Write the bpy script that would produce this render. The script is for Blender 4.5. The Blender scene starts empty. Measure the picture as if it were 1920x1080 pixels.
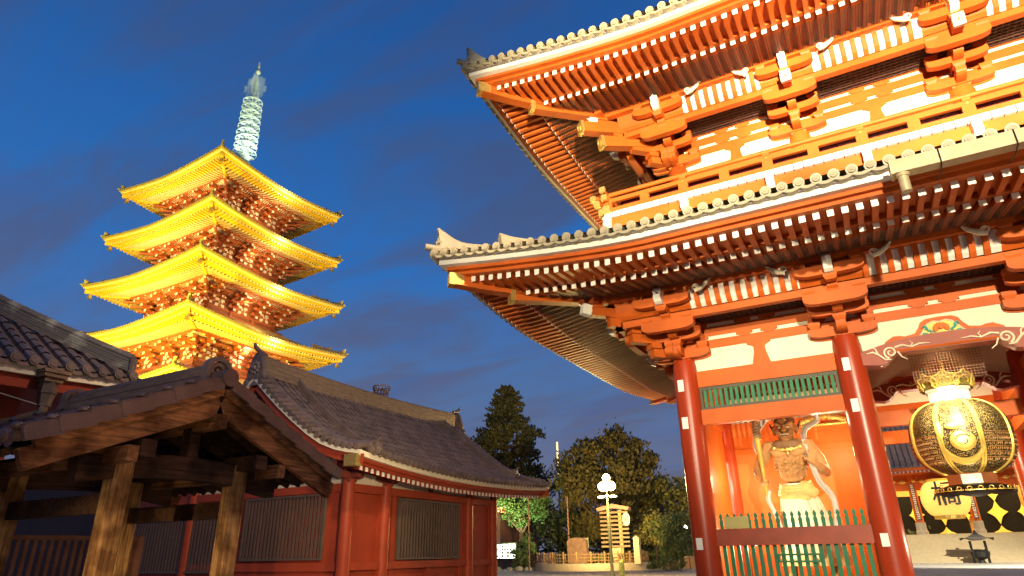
import bpy, bmesh, math, random
from mathutils import Vector, Matrix
random.seed(7)
PI = math.pi
S = bpy.context.scene
COL = S.collection

# ---------------------------------------------------------------- camera
cam_d = bpy.data.cameras.new("camera")
cam = bpy.data.objects.new("camera", cam_d)
COL.objects.link(cam)
cam_d.sensor_width = 36.0
cam_d.lens = 22.624
cam_d.clip_start = 0.05
cam_d.clip_end = 3000
_r = Vector((0.87408112, 0.48551823, -0.01594488))
_u = Vector((0.19856236, -0.32713173, 0.92388193))
_f = Vector((-0.44334545, 0.81071381, 0.38234531))
_m = Matrix((_r, _u, -_f)).transposed().to_4x4()
_m.translation = Vector((0, 0, 1.5))
cam.matrix_world = _m
S.camera = cam

# ---------------------------------------------------------------- world: dusk sky with long-exposure clouds
W = bpy.data.worlds.new("World")
S.world = W
W.use_nodes = True
nt = W.node_tree
nt.nodes.clear()
def N(tree, typ, **kw):
    n = tree.nodes.new(typ)
    for k, v in kw.items():
        if k == 'inp':
            for a, b in v.items():
                n.inputs[a].default_value = b
        else:
            setattr(n, k, v)
    return n
def ramp(n, stops, interp='LINEAR'):
    cr = n.color_ramp
    cr.interpolation = interp
    while len(cr.elements) > 1:
        cr.elements.remove(cr.elements[-1])
    cr.elements[0].position = stops[0][0]
    cr.elements[0].color = (*stops[0][1], 1)
    for p, c in stops[1:]:
        e = cr.elements.new(p)
        e.color = (*c, 1)
tc = N(nt, 'ShaderNodeTexCoord')
sep = N(nt, 'ShaderNodeSeparateXYZ')
nt.links.new(tc.outputs['Generated'], sep.inputs[0])
grad = N(nt, 'ShaderNodeValToRGB')
ramp(grad, [(0.0, (.115, .115, .165)), (0.10, (.105, .12, .20)), (0.22, (.065, .125, .27)),
            (0.40, (.022, .120, .37)), (0.62, (.013, .085, .29)), (0.85, (.010, .050, .19))])
nt.links.new(sep.outputs['Z'], grad.inputs[0])
# flat cloud deck coordinates: direction / (z + c)
zz = N(nt, 'ShaderNodeMath', operation='ADD', inp={1: 0.22})
nt.links.new(sep.outputs['Z'], zz.inputs[0])
zc = N(nt, 'ShaderNodeMath', operation='MAXIMUM', inp={1: 0.05})
nt.links.new(zz.outputs[0], zc.inputs[0])
dx = N(nt, 'ShaderNodeMath', operation='DIVIDE')
dy = N(nt, 'ShaderNodeMath', operation='DIVIDE')
nt.links.new(sep.outputs['X'], dx.inputs[0]); nt.links.new(zc.outputs[0], dx.inputs[1])
nt.links.new(sep.outputs['Y'], dy.inputs[0]); nt.links.new(zc.outputs[0], dy.inputs[1])
cmb = N(nt, 'ShaderNodeCombineXYZ')
nt.links.new(dx.outputs[0], cmb.inputs[0]); nt.links.new(dy.outputs[0], cmb.inputs[1])
mp = N(nt, 'ShaderNodeMapping')
mp.inputs['Rotation'].default_value = (0, 0, math.radians(12))
mp.inputs['Scale'].default_value = (0.75, 1.9, 1)
mp.inputs['Location'].default_value = (1.3, 4.2, 0)
nt.links.new(cmb.outputs[0], mp.inputs[0])
n1 = N(nt, 'ShaderNodeTexNoise', inp={'Scale': 1.9, 'Detail': 7, 'Roughness': .56, 'Distortion': .55})
nt.links.new(mp.outputs[0], n1.inputs['Vector'])
cr1 = N(nt, 'ShaderNodeValToRGB')
ramp(cr1, [(0.38, (0, 0, 0)), (0.66, (1, 1, 1))], 'EASE')
nt.links.new(n1.outputs['Fac'], cr1.inputs[0])
n2 = N(nt, 'ShaderNodeTexNoise', inp={'Scale': 2.6, 'Detail': 5.0, 'Roughness': .55, 'Distortion': .6})
nt.links.new(mp.outputs[0], n2.inputs['Vector'])
cr2 = N(nt, 'ShaderNodeValToRGB')
ramp(cr2, [(0.52, (0, 0, 0)), (0.75, (1, 1, 1))], 'EASE')
nt.links.new(n2.outputs['Fac'], cr2.inputs[0])
cloudcol = N(nt, 'ShaderNodeValToRGB')
ramp(cloudcol, [(0.0, (.105, .105, .15)), (0.25, (.075, .088, .165)), (0.5, (.050, .068, .140)), (0.8, (.042, .052, .11))])
nt.links.new(sep.outputs['Z'], cloudcol.inputs[0])
mul1 = N(nt, 'ShaderNodeMath', operation='MULTIPLY', inp={1: .75})
nt.links.new(cr1.outputs[0], mul1.inputs[0])
mx = N(nt, 'ShaderNodeMixRGB')
nt.links.new(mul1.outputs[0], mx.inputs[0]); nt.links.new(grad.outputs[0], mx.inputs[1]); nt.links.new(cloudcol.outputs[0], mx.inputs[2])
mul2 = N(nt, 'ShaderNodeMath', operation='MULTIPLY', inp={1: .28})
nt.links.new(cr2.outputs[0], mul2.inputs[0])
mx2 = N(nt, 'ShaderNodeMixRGB')
nt.links.new(mul2.outputs[0], mx2.inputs[0]); nt.links.new(mx.outputs[0], mx2.inputs[1])
mx2.inputs[2].default_value = (.02, .10, .33, 1)
bg = N(nt, 'ShaderNodeBackground')
SKY_STRENGTH = 1.3
bg.inputs['Strength'].default_value = SKY_STRENGTH
nt.links.new(mx2.outputs[0], bg.inputs[0])
wo = N(nt, 'ShaderNodeOutputWorld')
nt.links.new(bg.outputs[0], wo.inputs[0])

S.view_settings.view_transform = 'Standard'
S.view_settings.look = 'None'
S.view_settings.gamma = 1
S.view_settings.exposure = 0
S.cycles.max_bounces = 6
S.cycles.diffuse_bounces = 3
S.cycles.glossy_bounces = 2
S.cycles.sample_clamp_indirect = 6.0

# ---------------------------------------------------------------- lamps
def aim(o, tgt):
    d = Vector(tgt) - o.location
    o.rotation_euler = d.to_track_quat('-Z', 'Y').to_euler()
LN = 0
def spot(name, loc, tgt, power, col, size=60, blend=.5, rad=.15):
    l = bpy.data.lights.new(name, 'SPOT')
    l.energy = power; l.color = col; l.spot_size = math.radians(size); l.spot_blend = blend
    l.shadow_soft_size = rad
    o = bpy.data.objects.new(name, l); COL.objects.link(o); o.location = loc; aim(o, tgt)
    return o
def point(name, loc, power, col, rad=.15):
    l = bpy.data.lights.new(name, 'POINT')
    l.energy = power; l.color = col; l.shadow_soft_size = rad
    o = bpy.data.objects.new(name, l); COL.objects.link(o); o.location = loc
    return o
def arealamp(name, loc, tgt, power, col, sx, sy):
    l = bpy.data.lights.new(name, 'AREA')
    l.shape = 'RECTANGLE'; l.size = sx; l.size_y = sy
    l.energy = power; l.color = col
    o = bpy.data.objects.new(name, l); COL.objects.link(o); o.location = loc; aim(o, tgt)
    return o
WARM = (1, .80, .52)
YEL = (1, .93, .09)
SOD = (1, .60, .22)
spot('plaza_floodlight', (5.0, -8.0, 9.5), (3.0, 20.0, 6.5), 54000, (1, .83, .56), 44, .9, .3)
for ax_, pw_ in ((-5.0, 115000), (4.0, 150000), (13.0, 120000)):
    spot('eave_floodlight', (5.0, -7.0, 9.0), (ax_, 18.0, 15.0), pw_, (1, .84, .55), 27, .7, .3)
spot('eave_edge_floodlight', (-3.0, -9.0, 7.6), (-5.5, 14.2, 9.4), 30000, (1, .84, .55), 32, .9, .3)
spot('low_eave_floodlight', (13.0, 10.0, .8), (6.0, 14.2, 9.0), 1500, WARM, 60, 1.0, .2)
spot('hall_floodlight', (-8.5, 12.5, 4.2), (-17.0, 21.5, 2.6), 3000, (1, .76, .46), 80, .5, .3)
spot('hall_roof_floodlight', (-5.5, 8.5, 15.0), (-18.5, 17.5, 6.5), 6200, (1, .74, .48), 84, .6, .3)
spot('unseen_pavilion_light', (-5.0, -2.6, 1.1), (-10.0, 6.3, .5), 6500, (1, .70, .34), 25, .9, .1)
point('unseen_pavilion_light', (-2.5, 1.5, 1.2), 420, (1, .66, .34), .2)  # added weak fill for the bargeboards and eave boards
spot('unseen_pavilion_light', (-3.0, -3.5, 6.5), (-11.0, 6.6, 4.6), 1500, (1, .68, .40), 24, .8, .2)  # unseen spot added to warm the pavilion roof
point('statue_lamp', (-3.5, 20.75, 1.6), 250, (1, .84, .50))
point('statue_lamp', (-1.3, 20.7, 5.0), 60, (1, .84, .50))
point('niche_lamp', (-3.75, 22.9, 3.7), 150, (1, .84, .50))
point('niche_lamp', (-1.0, 23.1, 4.3), 170, (1, .84, .50))
point('niche_lamp', (-2.4, 23.6, 2.2), 110, (1, .84, .50))
spot('lantern_spotlight', (2.0, 19.7, 5.6), (2.08, 21.2, 5.0), 1500, (1, .88, .62), 60, .9, .08)
spot('lantern_spotlight', (2.2, 20.3, 7.3), (2.15, 21.6, 5.6), 500, WARM, 60, .9, .1)
point('bay_lamp', (2.2, 26.6, 4.6), 600, WARM)
point('bay_lamp', (2.2, 21.2, 1.6), 260, WARM)
arealamp('hall_interior_light', (12, 94.5, 9.0), (12, 94.5, 0), 6500, (1, .76, .36), 60, 3)
arealamp('hall_step_light', (12, 86.0, 9.2), (12, 85.0, 0), 3600, (1, .82, .50), 60, 2)
spot('added_roof_light', (16, 62, 28), (8, 98, 16), 60000, (1, .78, .50), 50, .8)  # unseen spot added in mid-air to warm the far roof tiles
spot('court_floodlight', (14, 60, 10), (8, 70, 0), 60000, (1, .9, .7), 80, .8)
# pagoda floodlights on the ground and on its roofs
for (x, y, e_) in ((-34, 8, 31000), (-20, 30, 43000), (-29, 13, 31000)):
    spot('pagoda_floodlight', (x, y, 5.0), (-44.3, 31.2, 22), e_, YEL, 60, .6, .3)
for (h_, z_) in ((5.6, 28.0), (5.8, 23.9), (6.2, 19.6), (6.6, 15.2)):
    arealamp('pagoda_roof_light', (-44.3, 31.2 - h_, z_ - .9), (-44.3, 31.2 - 2.5, z_ + 1.6), 260, (1, .84, .50), 8, .4)
    arealamp('pagoda_roof_light', (-44.3 + h_, 31.2, z_ - .9), (-44.3 + 2.5, 31.2, z_ + 1.6), 260, (1, .84, .50), .4, 8)
spot('spire_light', (-40.5, 27.5, 32.0), (-44.2, 31.2, 40.5), 5500, (.80, 1, .82), 60, .5)
spot('spire_light', (-38.5, 33.5, 31.5), (-44.2, 31.2, 39.5), 4000, (.85, 1, .90), 60, .5)
spot('unseen_tree_light', (-21, 52, 4.0), (-29, 74, 7.0), 16000, (1, .62, .22), 95, .8, .2)  # added spot taking over the street lamp's light on the trees
spot('unseen_tree_light', (-34, 56, 5.0), (-48, 88, 14.0), 12000, (1, .72, .30), 60, .8, .2)
spot('maple_light', (-36, 61, .3), (-35.6, 67, 7), 5500, (.75, 1, .55), 60, .8)
# ---------------------------------------------------------------- materials
MATS = {}
def mat(name, col, rough=.6, metal=0, var=.15, scale=3.0, bump=0, bscale=None, spec=.5, emit=None, es=0, stretch=None, col2=None, c2pos=(.45, .65), coord='Object'):
    if name in MATS: return MATS[name]
    m = bpy.data.materials.new(name); m.use_nodes = True
    t = m.node_tree; b = t.nodes['Principled BSDF']
    b.inputs['Roughness'].default_value = rough
    b.inputs['Metallic'].default_value = metal
    b.inputs['Specular IOR Level'].default_value = spec
    tcn = N(t, 'ShaderNodeTexCoord')
    vec = tcn.outputs[coord]
    if stretch:
        mpn = N(t, 'ShaderNodeMapping'); mpn.inputs['Scale'].default_value = stretch
        t.links.new(vec, mpn.inputs[0]); vec = mpn.outputs[0]
    nz = N(t, 'ShaderNodeTexNoise', inp={'Scale': scale, 'Detail': 5.0, 'Roughness': .6})
    t.links.new(vec, nz.inputs['Vector'])
    rp = N(t, 'ShaderNodeValToRGB')
    if col2 is None:
        lo = tuple(c * (1 - var) for c in col); hi = tuple(min(1, c * (1 + var)) for c in col)
        ramp(rp, [(.3, lo), (.7, hi)])
    else:
        ramp(rp, [(c2pos[0], col), (c2pos[1], col2)])
    t.links.new(nz.outputs['Fac'], rp.inputs[0])
    t.links.new(rp.outputs[0], b.inputs['Base Color'])
    if bump:
        bz = N(t, 'ShaderNodeTexNoise', inp={'Scale': bscale or scale * 4, 'Detail': 4.0})
        t.links.new(vec, bz.inputs['Vector'])
        bp = N(t, 'ShaderNodeBump', inp={'Strength': bump, 'Distance': .02})
        t.links.new(bz.outputs['Fac'], bp.inputs['Height'])
        t.links.new(bp.outputs[0], b.inputs['Normal'])
    if emit:
        b.inputs['Emission Color'].default_value = (*emit, 1)
        b.inputs['Emission Strength'].default_value = es
    MATS[name] = m
    return m
RED = mat('vermilion_lacquer', (.50, .100, .012), .52, var=.17, scale=1.1, bump=.08, bscale=9, spec=.22)
REDP = mat('vermilion_pillar', (.35, .038, .009), .32, var=.22, scale=3.0, bump=.05, bscale=14, spec=.35, stretch=(1, 1, .12))
REDD = mat('vermilion_weathered', (.27, .042, .014), .55, var=.18, scale=2)
HALLRED = mat('hall_red_paint', (.30, .046, .018), .5, var=.2, scale=.9, bump=.08, spec=.22)
WHITE = mat('white_paint', (.80, .77, .68), .5, var=.04)
PLASTER = mat('cream_plaster', (.74, .68, .50), .8, var=.10, scale=1.3, bump=.08)
HPLAST = mat('old_plaster', (.55, .48, .37), .8, var=.12, scale=2.5)
GOLD = mat('gold_fitting', (.75, .52, .14), .35, metal=.75, var=.2, scale=14, bump=.5, bscale=30)
DGOLD = mat('dark_gold_fitting', (.34, .25, .08), .5, metal=.5, var=.5, scale=18, bump=.5, bscale=30)
TILE = mat('titanium_tile', (.36, .31, .20), .5, var=.15, scale=5, bump=.1)
GTILE = mat('old_clay_tile', (.15, .110, .095), .5, var=.35, scale=1.6, bump=.25, bscale=24)
BTILE = mat('brown_clay_tile', (.15, .095, .075), .42, var=.3, scale=2.2, bump=.2, bscale=24)
RIDGE = mat('ridge_tile', (.19, .135, .095), .6, var=.3, scale=3, bump=.3, stretch=(1, 1, 5))
MOSSR = mat('lichen_ridge_tile', (.12, .11, .10), .7, var=.3, scale=2, bump=.3, col2=(.36, .37, .30), c2pos=(.5, .72))
DARK = mat('dark_void', (.02, .012, .010), .8)
NETM = mat('dark_lattice', (.055, .018, .010), .7, var=.3)
WOOD = mat('old_cypress', (.26, .125, .05), .55, var=.45, scale=3, bump=.3, stretch=(1, 1, 1), col2=None)
GREEN = mat('jade_green_paint', (.035, .175, .085), .6, var=.12, spec=.2)
GREYB = mat('grey_board', (.22, .19, .19), .6)
CARVE = mat('pale_scroll', (.80, .66, .46), .6)
YELP = mat('yellow_panel', (.72, .55, .12), .6)
FLOW = mat('flower_orange', (.70, .16, .03), .6)
TEAL = mat('teal_leaf', (.05, .30, .22), .6)
BLACK = mat('black_lacquer', (.012, .010, .010), .35)
IRON = mat('dark_iron', (.03, .028, .025), .5, metal=.6)
STEEL = mat('painted_steel', (.30, .28, .24), .5)
STONE = mat('granite', (.30, .26, .20), .75, var=.2, scale=6, bump=.2)

def woodmat(name, a, b_, axis):
    m = bpy.data.materials.new(name); m.use_nodes = True
    t = m.node_tree; b = t.nodes['Principled BSDF']
    tcn = N(t, 'ShaderNodeTexCoord'); mpn = N(t, 'ShaderNodeMapping')
    sc = [14, 14, 14]; sc[axis] = .9
    mpn.inputs['Scale'].default_value = sc
    t.links.new(tcn.outputs['Object'], mpn.inputs[0])
    nz = N(t, 'ShaderNodeTexNoise', inp={'Scale': 1.5, 'Detail': 7.0, 'Roughness': .65, 'Distortion': .4})
    t.links.new(mpn.outputs[0], nz.inputs['Vector'])
    rp = N(t, 'ShaderNodeValToRGB'); ramp(rp, [(.32, a), (.62, b_)])
    t.links.new(nz.outputs['Fac'], rp.inputs[0])
    n3 = N(t, 'ShaderNodeTexNoise', inp={'Scale': 1.7, 'Detail': 3.0})
    t.links.new(tcn.outputs['Object'], n3.inputs['Vector'])
    r3 = N(t, 'ShaderNodeValToRGB'); ramp(r3, [(.38, (.3, .25, .22)), (.58, (1, 1, 1))])
    t.links.new(n3.outputs['Fac'], r3.inputs[0])
    mm = N(t, 'ShaderNodeMixRGB', blend_type='MULTIPLY'); mm.inputs[0].default_value = 1
    t.links.new(rp.outputs[0], mm.inputs[1]); t.links.new(r3.outputs[0], mm.inputs[2])
    t.links.new(mm.outputs[0], b.inputs['Base Color'])
    b.inputs['Roughness'].default_value = .8; b.inputs['Specular IOR Level'].default_value = .2
    bp = N(t, 'ShaderNodeBump', inp={'Strength': .35, 'Distance': .01})
    t.links.new(nz.outputs['Fac'], bp.inputs['Height']); t.links.new(bp.outputs[0], b.inputs['Normal'])
    return m
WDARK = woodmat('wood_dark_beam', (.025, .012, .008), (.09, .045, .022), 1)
WOODX = woodmat('wood_along_x', (.10, .045, .02), (.42, .20, .075), 0)
WOODY = woodmat('wood_along_y', (.10, .045, .02), (.44, .20, .07), 1)
WOODZ = woodmat('wood_along_z', (.13, .065, .03), (.50, .29, .11), 2)

# ---------------------------------------------------------------- mesh builder
class MB:
    def __init__(s): s.v = []; s.f = []; s.m = []
    def add(s, vs, fs, mi=0):
        o = len(s.v); s.v += [tuple(v) for v in vs]
        for f in fs: s.f.append([o + i for i in f]); s.m.append(mi)
    def box(s, x0, x1, y0, y1, z0, z1, mi=0):
        s.add([(x0, y0, z0), (x1, y0, z0), (x1, y1, z0), (x0, y1, z0), (x0, y0, z1), (x1, y0, z1), (x1, y1, z1), (x0, y1, z1)],
              [(0, 3, 2, 1), (4, 5, 6, 7), (0, 1, 5, 4), (1, 2, 6, 5), (2, 3, 7, 6), (3, 0, 4, 7)], mi)
    def hexa(s, vs, mi=0):
        s.add(vs, [(0, 3, 2, 1), (4, 5, 6, 7), (0, 1, 5, 4), (1, 2, 6, 5), (2, 3, 7, 6), (3, 0, 4, 7)], mi)
    def bar(s, p, q, w, h, mi=0, up=(0, 0, 1), w2=None, h2=None):
        p = Vector(p); q = Vector(q); d = (q - p).normalized(); up = Vector(up)
        sd = d.cross(up)
        if sd.length < 1e-4: sd = d.cross(Vector((0, 1, 0)))
        sd.normalize(); u = sd.cross(d).normalized()
        w2 = w if w2 is None else w2; h2 = h if h2 is None else h2
        A = [p - sd * w / 2 - u * h / 2, p + sd * w / 2 - u * h / 2, p + sd * w / 2 + u * h / 2, p - sd * w / 2 + u * h / 2]
        B = [q - sd * w2 / 2 - u * h2 / 2, q + sd * w2 / 2 - u * h2 / 2, q + sd * w2 / 2 + u * h2 / 2, q - sd * w2 / 2 + u * h2 / 2]
        s.add(A + B, [(3, 2, 1, 0), (4, 5, 6, 7), (0, 1, 5, 4), (1, 2, 6, 5), (2, 3, 7, 6), (3, 0, 4, 7)], mi)
    def tube(s, pts, r, n=8, mi=0, cap=True):
        pts = [Vector(p) for p in pts]; k = len(pts)
        if not hasattr(r, '__len__'): r = [r] * k
        rings = []; prev = None
        for i, p in enumerate(pts):
            d = (pts[min(i + 1, k - 1)] - pts[max(i - 1, 0)]).normalized()
            if prev is None:
                a = d.cross(Vector((0, 0, 1)))
                if a.length < .05: a = d.cross(Vector((1, 0, 0)))
            else:
                a = prev - d * prev.dot(d)
            a.normalize(); b = d.cross(a); prev = a
            rings.append([p + (a * math.cos(t) + b * math.sin(t)) * r[i] for t in [2 * PI * j / n for j in range(n)]])
        vs = [v for R_ in rings for v in R_]; fs = []
        for i in range(k - 1):
            for j in range(n):
                fs.append((i * n + j, i * n + (j + 1) % n, (i + 1) * n + (j + 1) % n, (i + 1) * n + j))
        if cap:
            fs.append(tuple(reversed(range(n)))); fs.append(tuple((k - 1) * n + j for j in range(n)))
        s.add(vs, fs, mi)
    def lathe(s, prof, c=(0, 0, 0), n=16, mi=0, rot=0, ring=False):
        if ring: prof = list(prof) + [prof[0]]
        vs = []; fs = []
        for (r, z) in prof:
            for j in range(n):
                t = 2 * PI * j / n + rot
                vs.append((c[0] + r * math.cos(t), c[1] + r * math.sin(t), c[2] + z))
        for i in range(len(prof) - 1):
            for j in range(n):
                fs.append((i * n + j, i * n + (j + 1) % n, (i + 1) * n + (j + 1) % n, (i + 1) * n + j))
        if not ring: fs.append(tuple(reversed(range(n)))); fs.append(tuple((len(prof) - 1) * n + j for j in range(n)))
        s.add(vs, fs, mi)
    def prism(s, poly, o, u, v, w, mi=0):
        o = Vector(o); u = Vector(u); v = Vector(v); w = Vector(w); n = len(poly)
        A = [o + u * a + v * b for a, b in poly]; B = [p + w for p in A]
        fs = [tuple(range(n)), tuple(reversed(range(n, 2 * n)))]
        for i in range(n): fs.append((i, (i + 1) % n, n + (i + 1) % n, n + i))
        s.add(A + B, fs, mi)
    def grid(s, P, mi=0):
        r = len(P); c = len(P[0])
        s.add([p for row in P for p in row], [(i * c + j, i * c + j + 1, (i + 1) * c + j + 1, (i + 1) * c + j) for i in range(r - 1) for j in range(c - 1)], mi)
    def ell(s, c, r, n=8, mi=0, R_=None):
        c = Vector(c); vs = []; fs = []; m = n // 2 + 1
        for i in range(m + 1):
            ph = -PI / 2 + PI * i / m
            for j in range(n):
                t = 2 * PI * j / n
                p = Vector((r[0] * math.cos(ph) * math.cos(t), r[1] * math.cos(ph) * math.sin(t), r[2] * math.sin(ph)))
                if R_: p = R_ @ p
                vs.append(c + p)
        for i in range(m):
            for j in range(n):
                fs.append((i * n + j, i * n + (j + 1) % n, (i + 1) * n + (j + 1) % n, (i + 1) * n + j))
        s.add(vs, fs, mi)
    def build(s, name, mats, parent=None, smooth=False, label=None, kind=None, fixn=True):
        me = bpy.data.meshes.new(name)
        me.from_pydata(s.v, [], s.f)
        if not isinstance(mats, (list, tuple)): mats = [mats]
        for m in mats: me.materials.append(m)
        if any(s.m): me.polygons.foreach_set('material_index', s.m)
        if smooth: me.polygons.foreach_set('use_smooth', [True] * len(s.f))
        if fixn:
            bm = bmesh.new(); bm.from_mesh(me); bmesh.ops.recalc_face_normals(bm, faces=bm.faces); bm.to_mesh(me); bm.free()
        me.update()
        if smooth == 'auto':
            me.set_sharp_from_angle(angle=math.radians(40))
        o = bpy.data.objects.new(name, me); COL.objects.link(o)
        if parent: o.parent = parent; o.matrix_parent_inverse = parent_inv(parent)
        if label: o['label'] = label
        if kind: o['kind'] = kind
        return o
def parent_inv(p):
    # parts are written in world coordinates: cancel the thing's own placement
    if p.parent is None:
        return Matrix.LocRotScale(p.location, p.rotation_euler, p.scale).inverted()
    return Matrix.Identity(4)
def thing(name, label, cat, loc=(0, 0, 0), group=None):
    o = bpy.data.objects.new(name, None); COL.objects.link(o)
    o.empty_display_size = .2
    o.location = loc; o['label'] = label; o['category'] = cat
    if group: o['group'] = group
    return o
def tag(o, label, cat, group=None, kind=None):
    if label: o['label'] = label
    if cat: o['category'] = cat
    if group: o['group'] = group
    if kind: o['kind'] = kind
    return o
def struct(o): o['kind'] = 'structure'; return o
# ================================================================ timber-roof kit (gate and pagoda)
class Frame:
    def __init__(s, ox, oy, ux, uy, nx, ny, L):
        s.o = (ox, oy); s.u = (ux, uy); s.n = (nx, ny); s.L = L
    def __call__(s, a, o, z):
        return (s.o[0] + s.u[0] * a + s.n[0] * o, s.o[1] + s.u[1] * a + s.n[1] * o, z)
    def U(s): return Vector((s.u[0], s.u[1], 0))
    def Nn(s): return Vector((s.n[0], s.n[1], 0))
def fourframes(x0, x1, y0, y1):
    return [Frame(x0, y0, 1, 0, 0, -1, x1 - x0), Frame(x0, y1, 0, -1, -1, 0, y1 - y0),
            Frame(x1, y0, 0, 1, 1, 0, y1 - y0), Frame(x1, y1, -1, 0, 0, 1, x1 - x0)]
def fbox(M, F, s0, s1, o0, o1, z0, z1, mi=0):
    M.hexa([F(s0, o0, z0), F(s1, o0, z0), F(s1, o1, z0), F(s0, o1, z0), F(s0, o0, z1), F(s1, o0, z1), F(s1, o1, z1), F(s0, o1, z1)], mi)
def fpoly(M, F, poly, o0, o1, mi=0):
    # poly in (s, z), extruded outward from o0 to o1
    M.prism(poly, F(0, o0, 0), F.U(), (0, 0, 1), F.Nn() * (o1 - o0), mi)
def fside(M, F, poly, s0, s1, mi=0):
    # poly in (o, z), extruded along the wall from s0 to s1
    M.prism(poly, F(s0, 0, 0), F.Nn(), (0, 0, 1), F.U() * (s1 - s0), mi)

class Eave:
    def __init__(e, frames, O, zE, A, DL, k=1.0, sp_r=.30, sp_t=.36, ex=1.8):
        e.fr = frames; e.O = O; e.zE = zE; e.A = A; e.DL = DL; e.k = k; e.ex = ex; e.sp_r = sp_r; e.sp_t = sp_t
    def lift(e, s, o, L):
        d = min(s, L - s) + e.O
        return e.A * max(0, 1 - d / e.DL) ** e.ex * (max(o, 0) / e.O) ** 1.2
    def sweep(e, M, F, d0, d1, z0, z1, mi=0, n=40):
        # a board running the whole eave; d = distance inward from the tile edge, z relative to zE
        k = e.k; rows = []
        for i in range(n + 1):
            t = i / n; t = .5 - .5 * math.cos(PI * t) * (1) if False else t
            row = []
            for (d, z) in ((d1, z0), (d0, z0), (d0, z1), (d1, z1)):
                o = e.O - d * k; s = -o + (F.L + 2 * o) * t
                row.append(F(s, o, e.zE + z * k + e.lift(s, o, F.L)))
            rows.append(row)
        vs = [p for r in rows for p in r]; fs = []
        for i in range(n):
            a = i * 4; b = a + 4
            for j in range(4): fs.append((a + j, a + (j + 1) % 4, b + (j + 1) % 4, b + j))
        M.add(vs, fs, mi)
    def zb(e, o):   # top of base rafters
        return e.zE - .46 * e.k + (e.O - 1.9 * e.k - o) * .20
    def zf(e, o):   # top of flying rafters
        return e.zE - .45 * e.k + (e.O - .7 * e.k - o) * .10
    def P(e, F, s, o, z): return F(s, o, z + e.lift(s, o, F.L))

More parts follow.
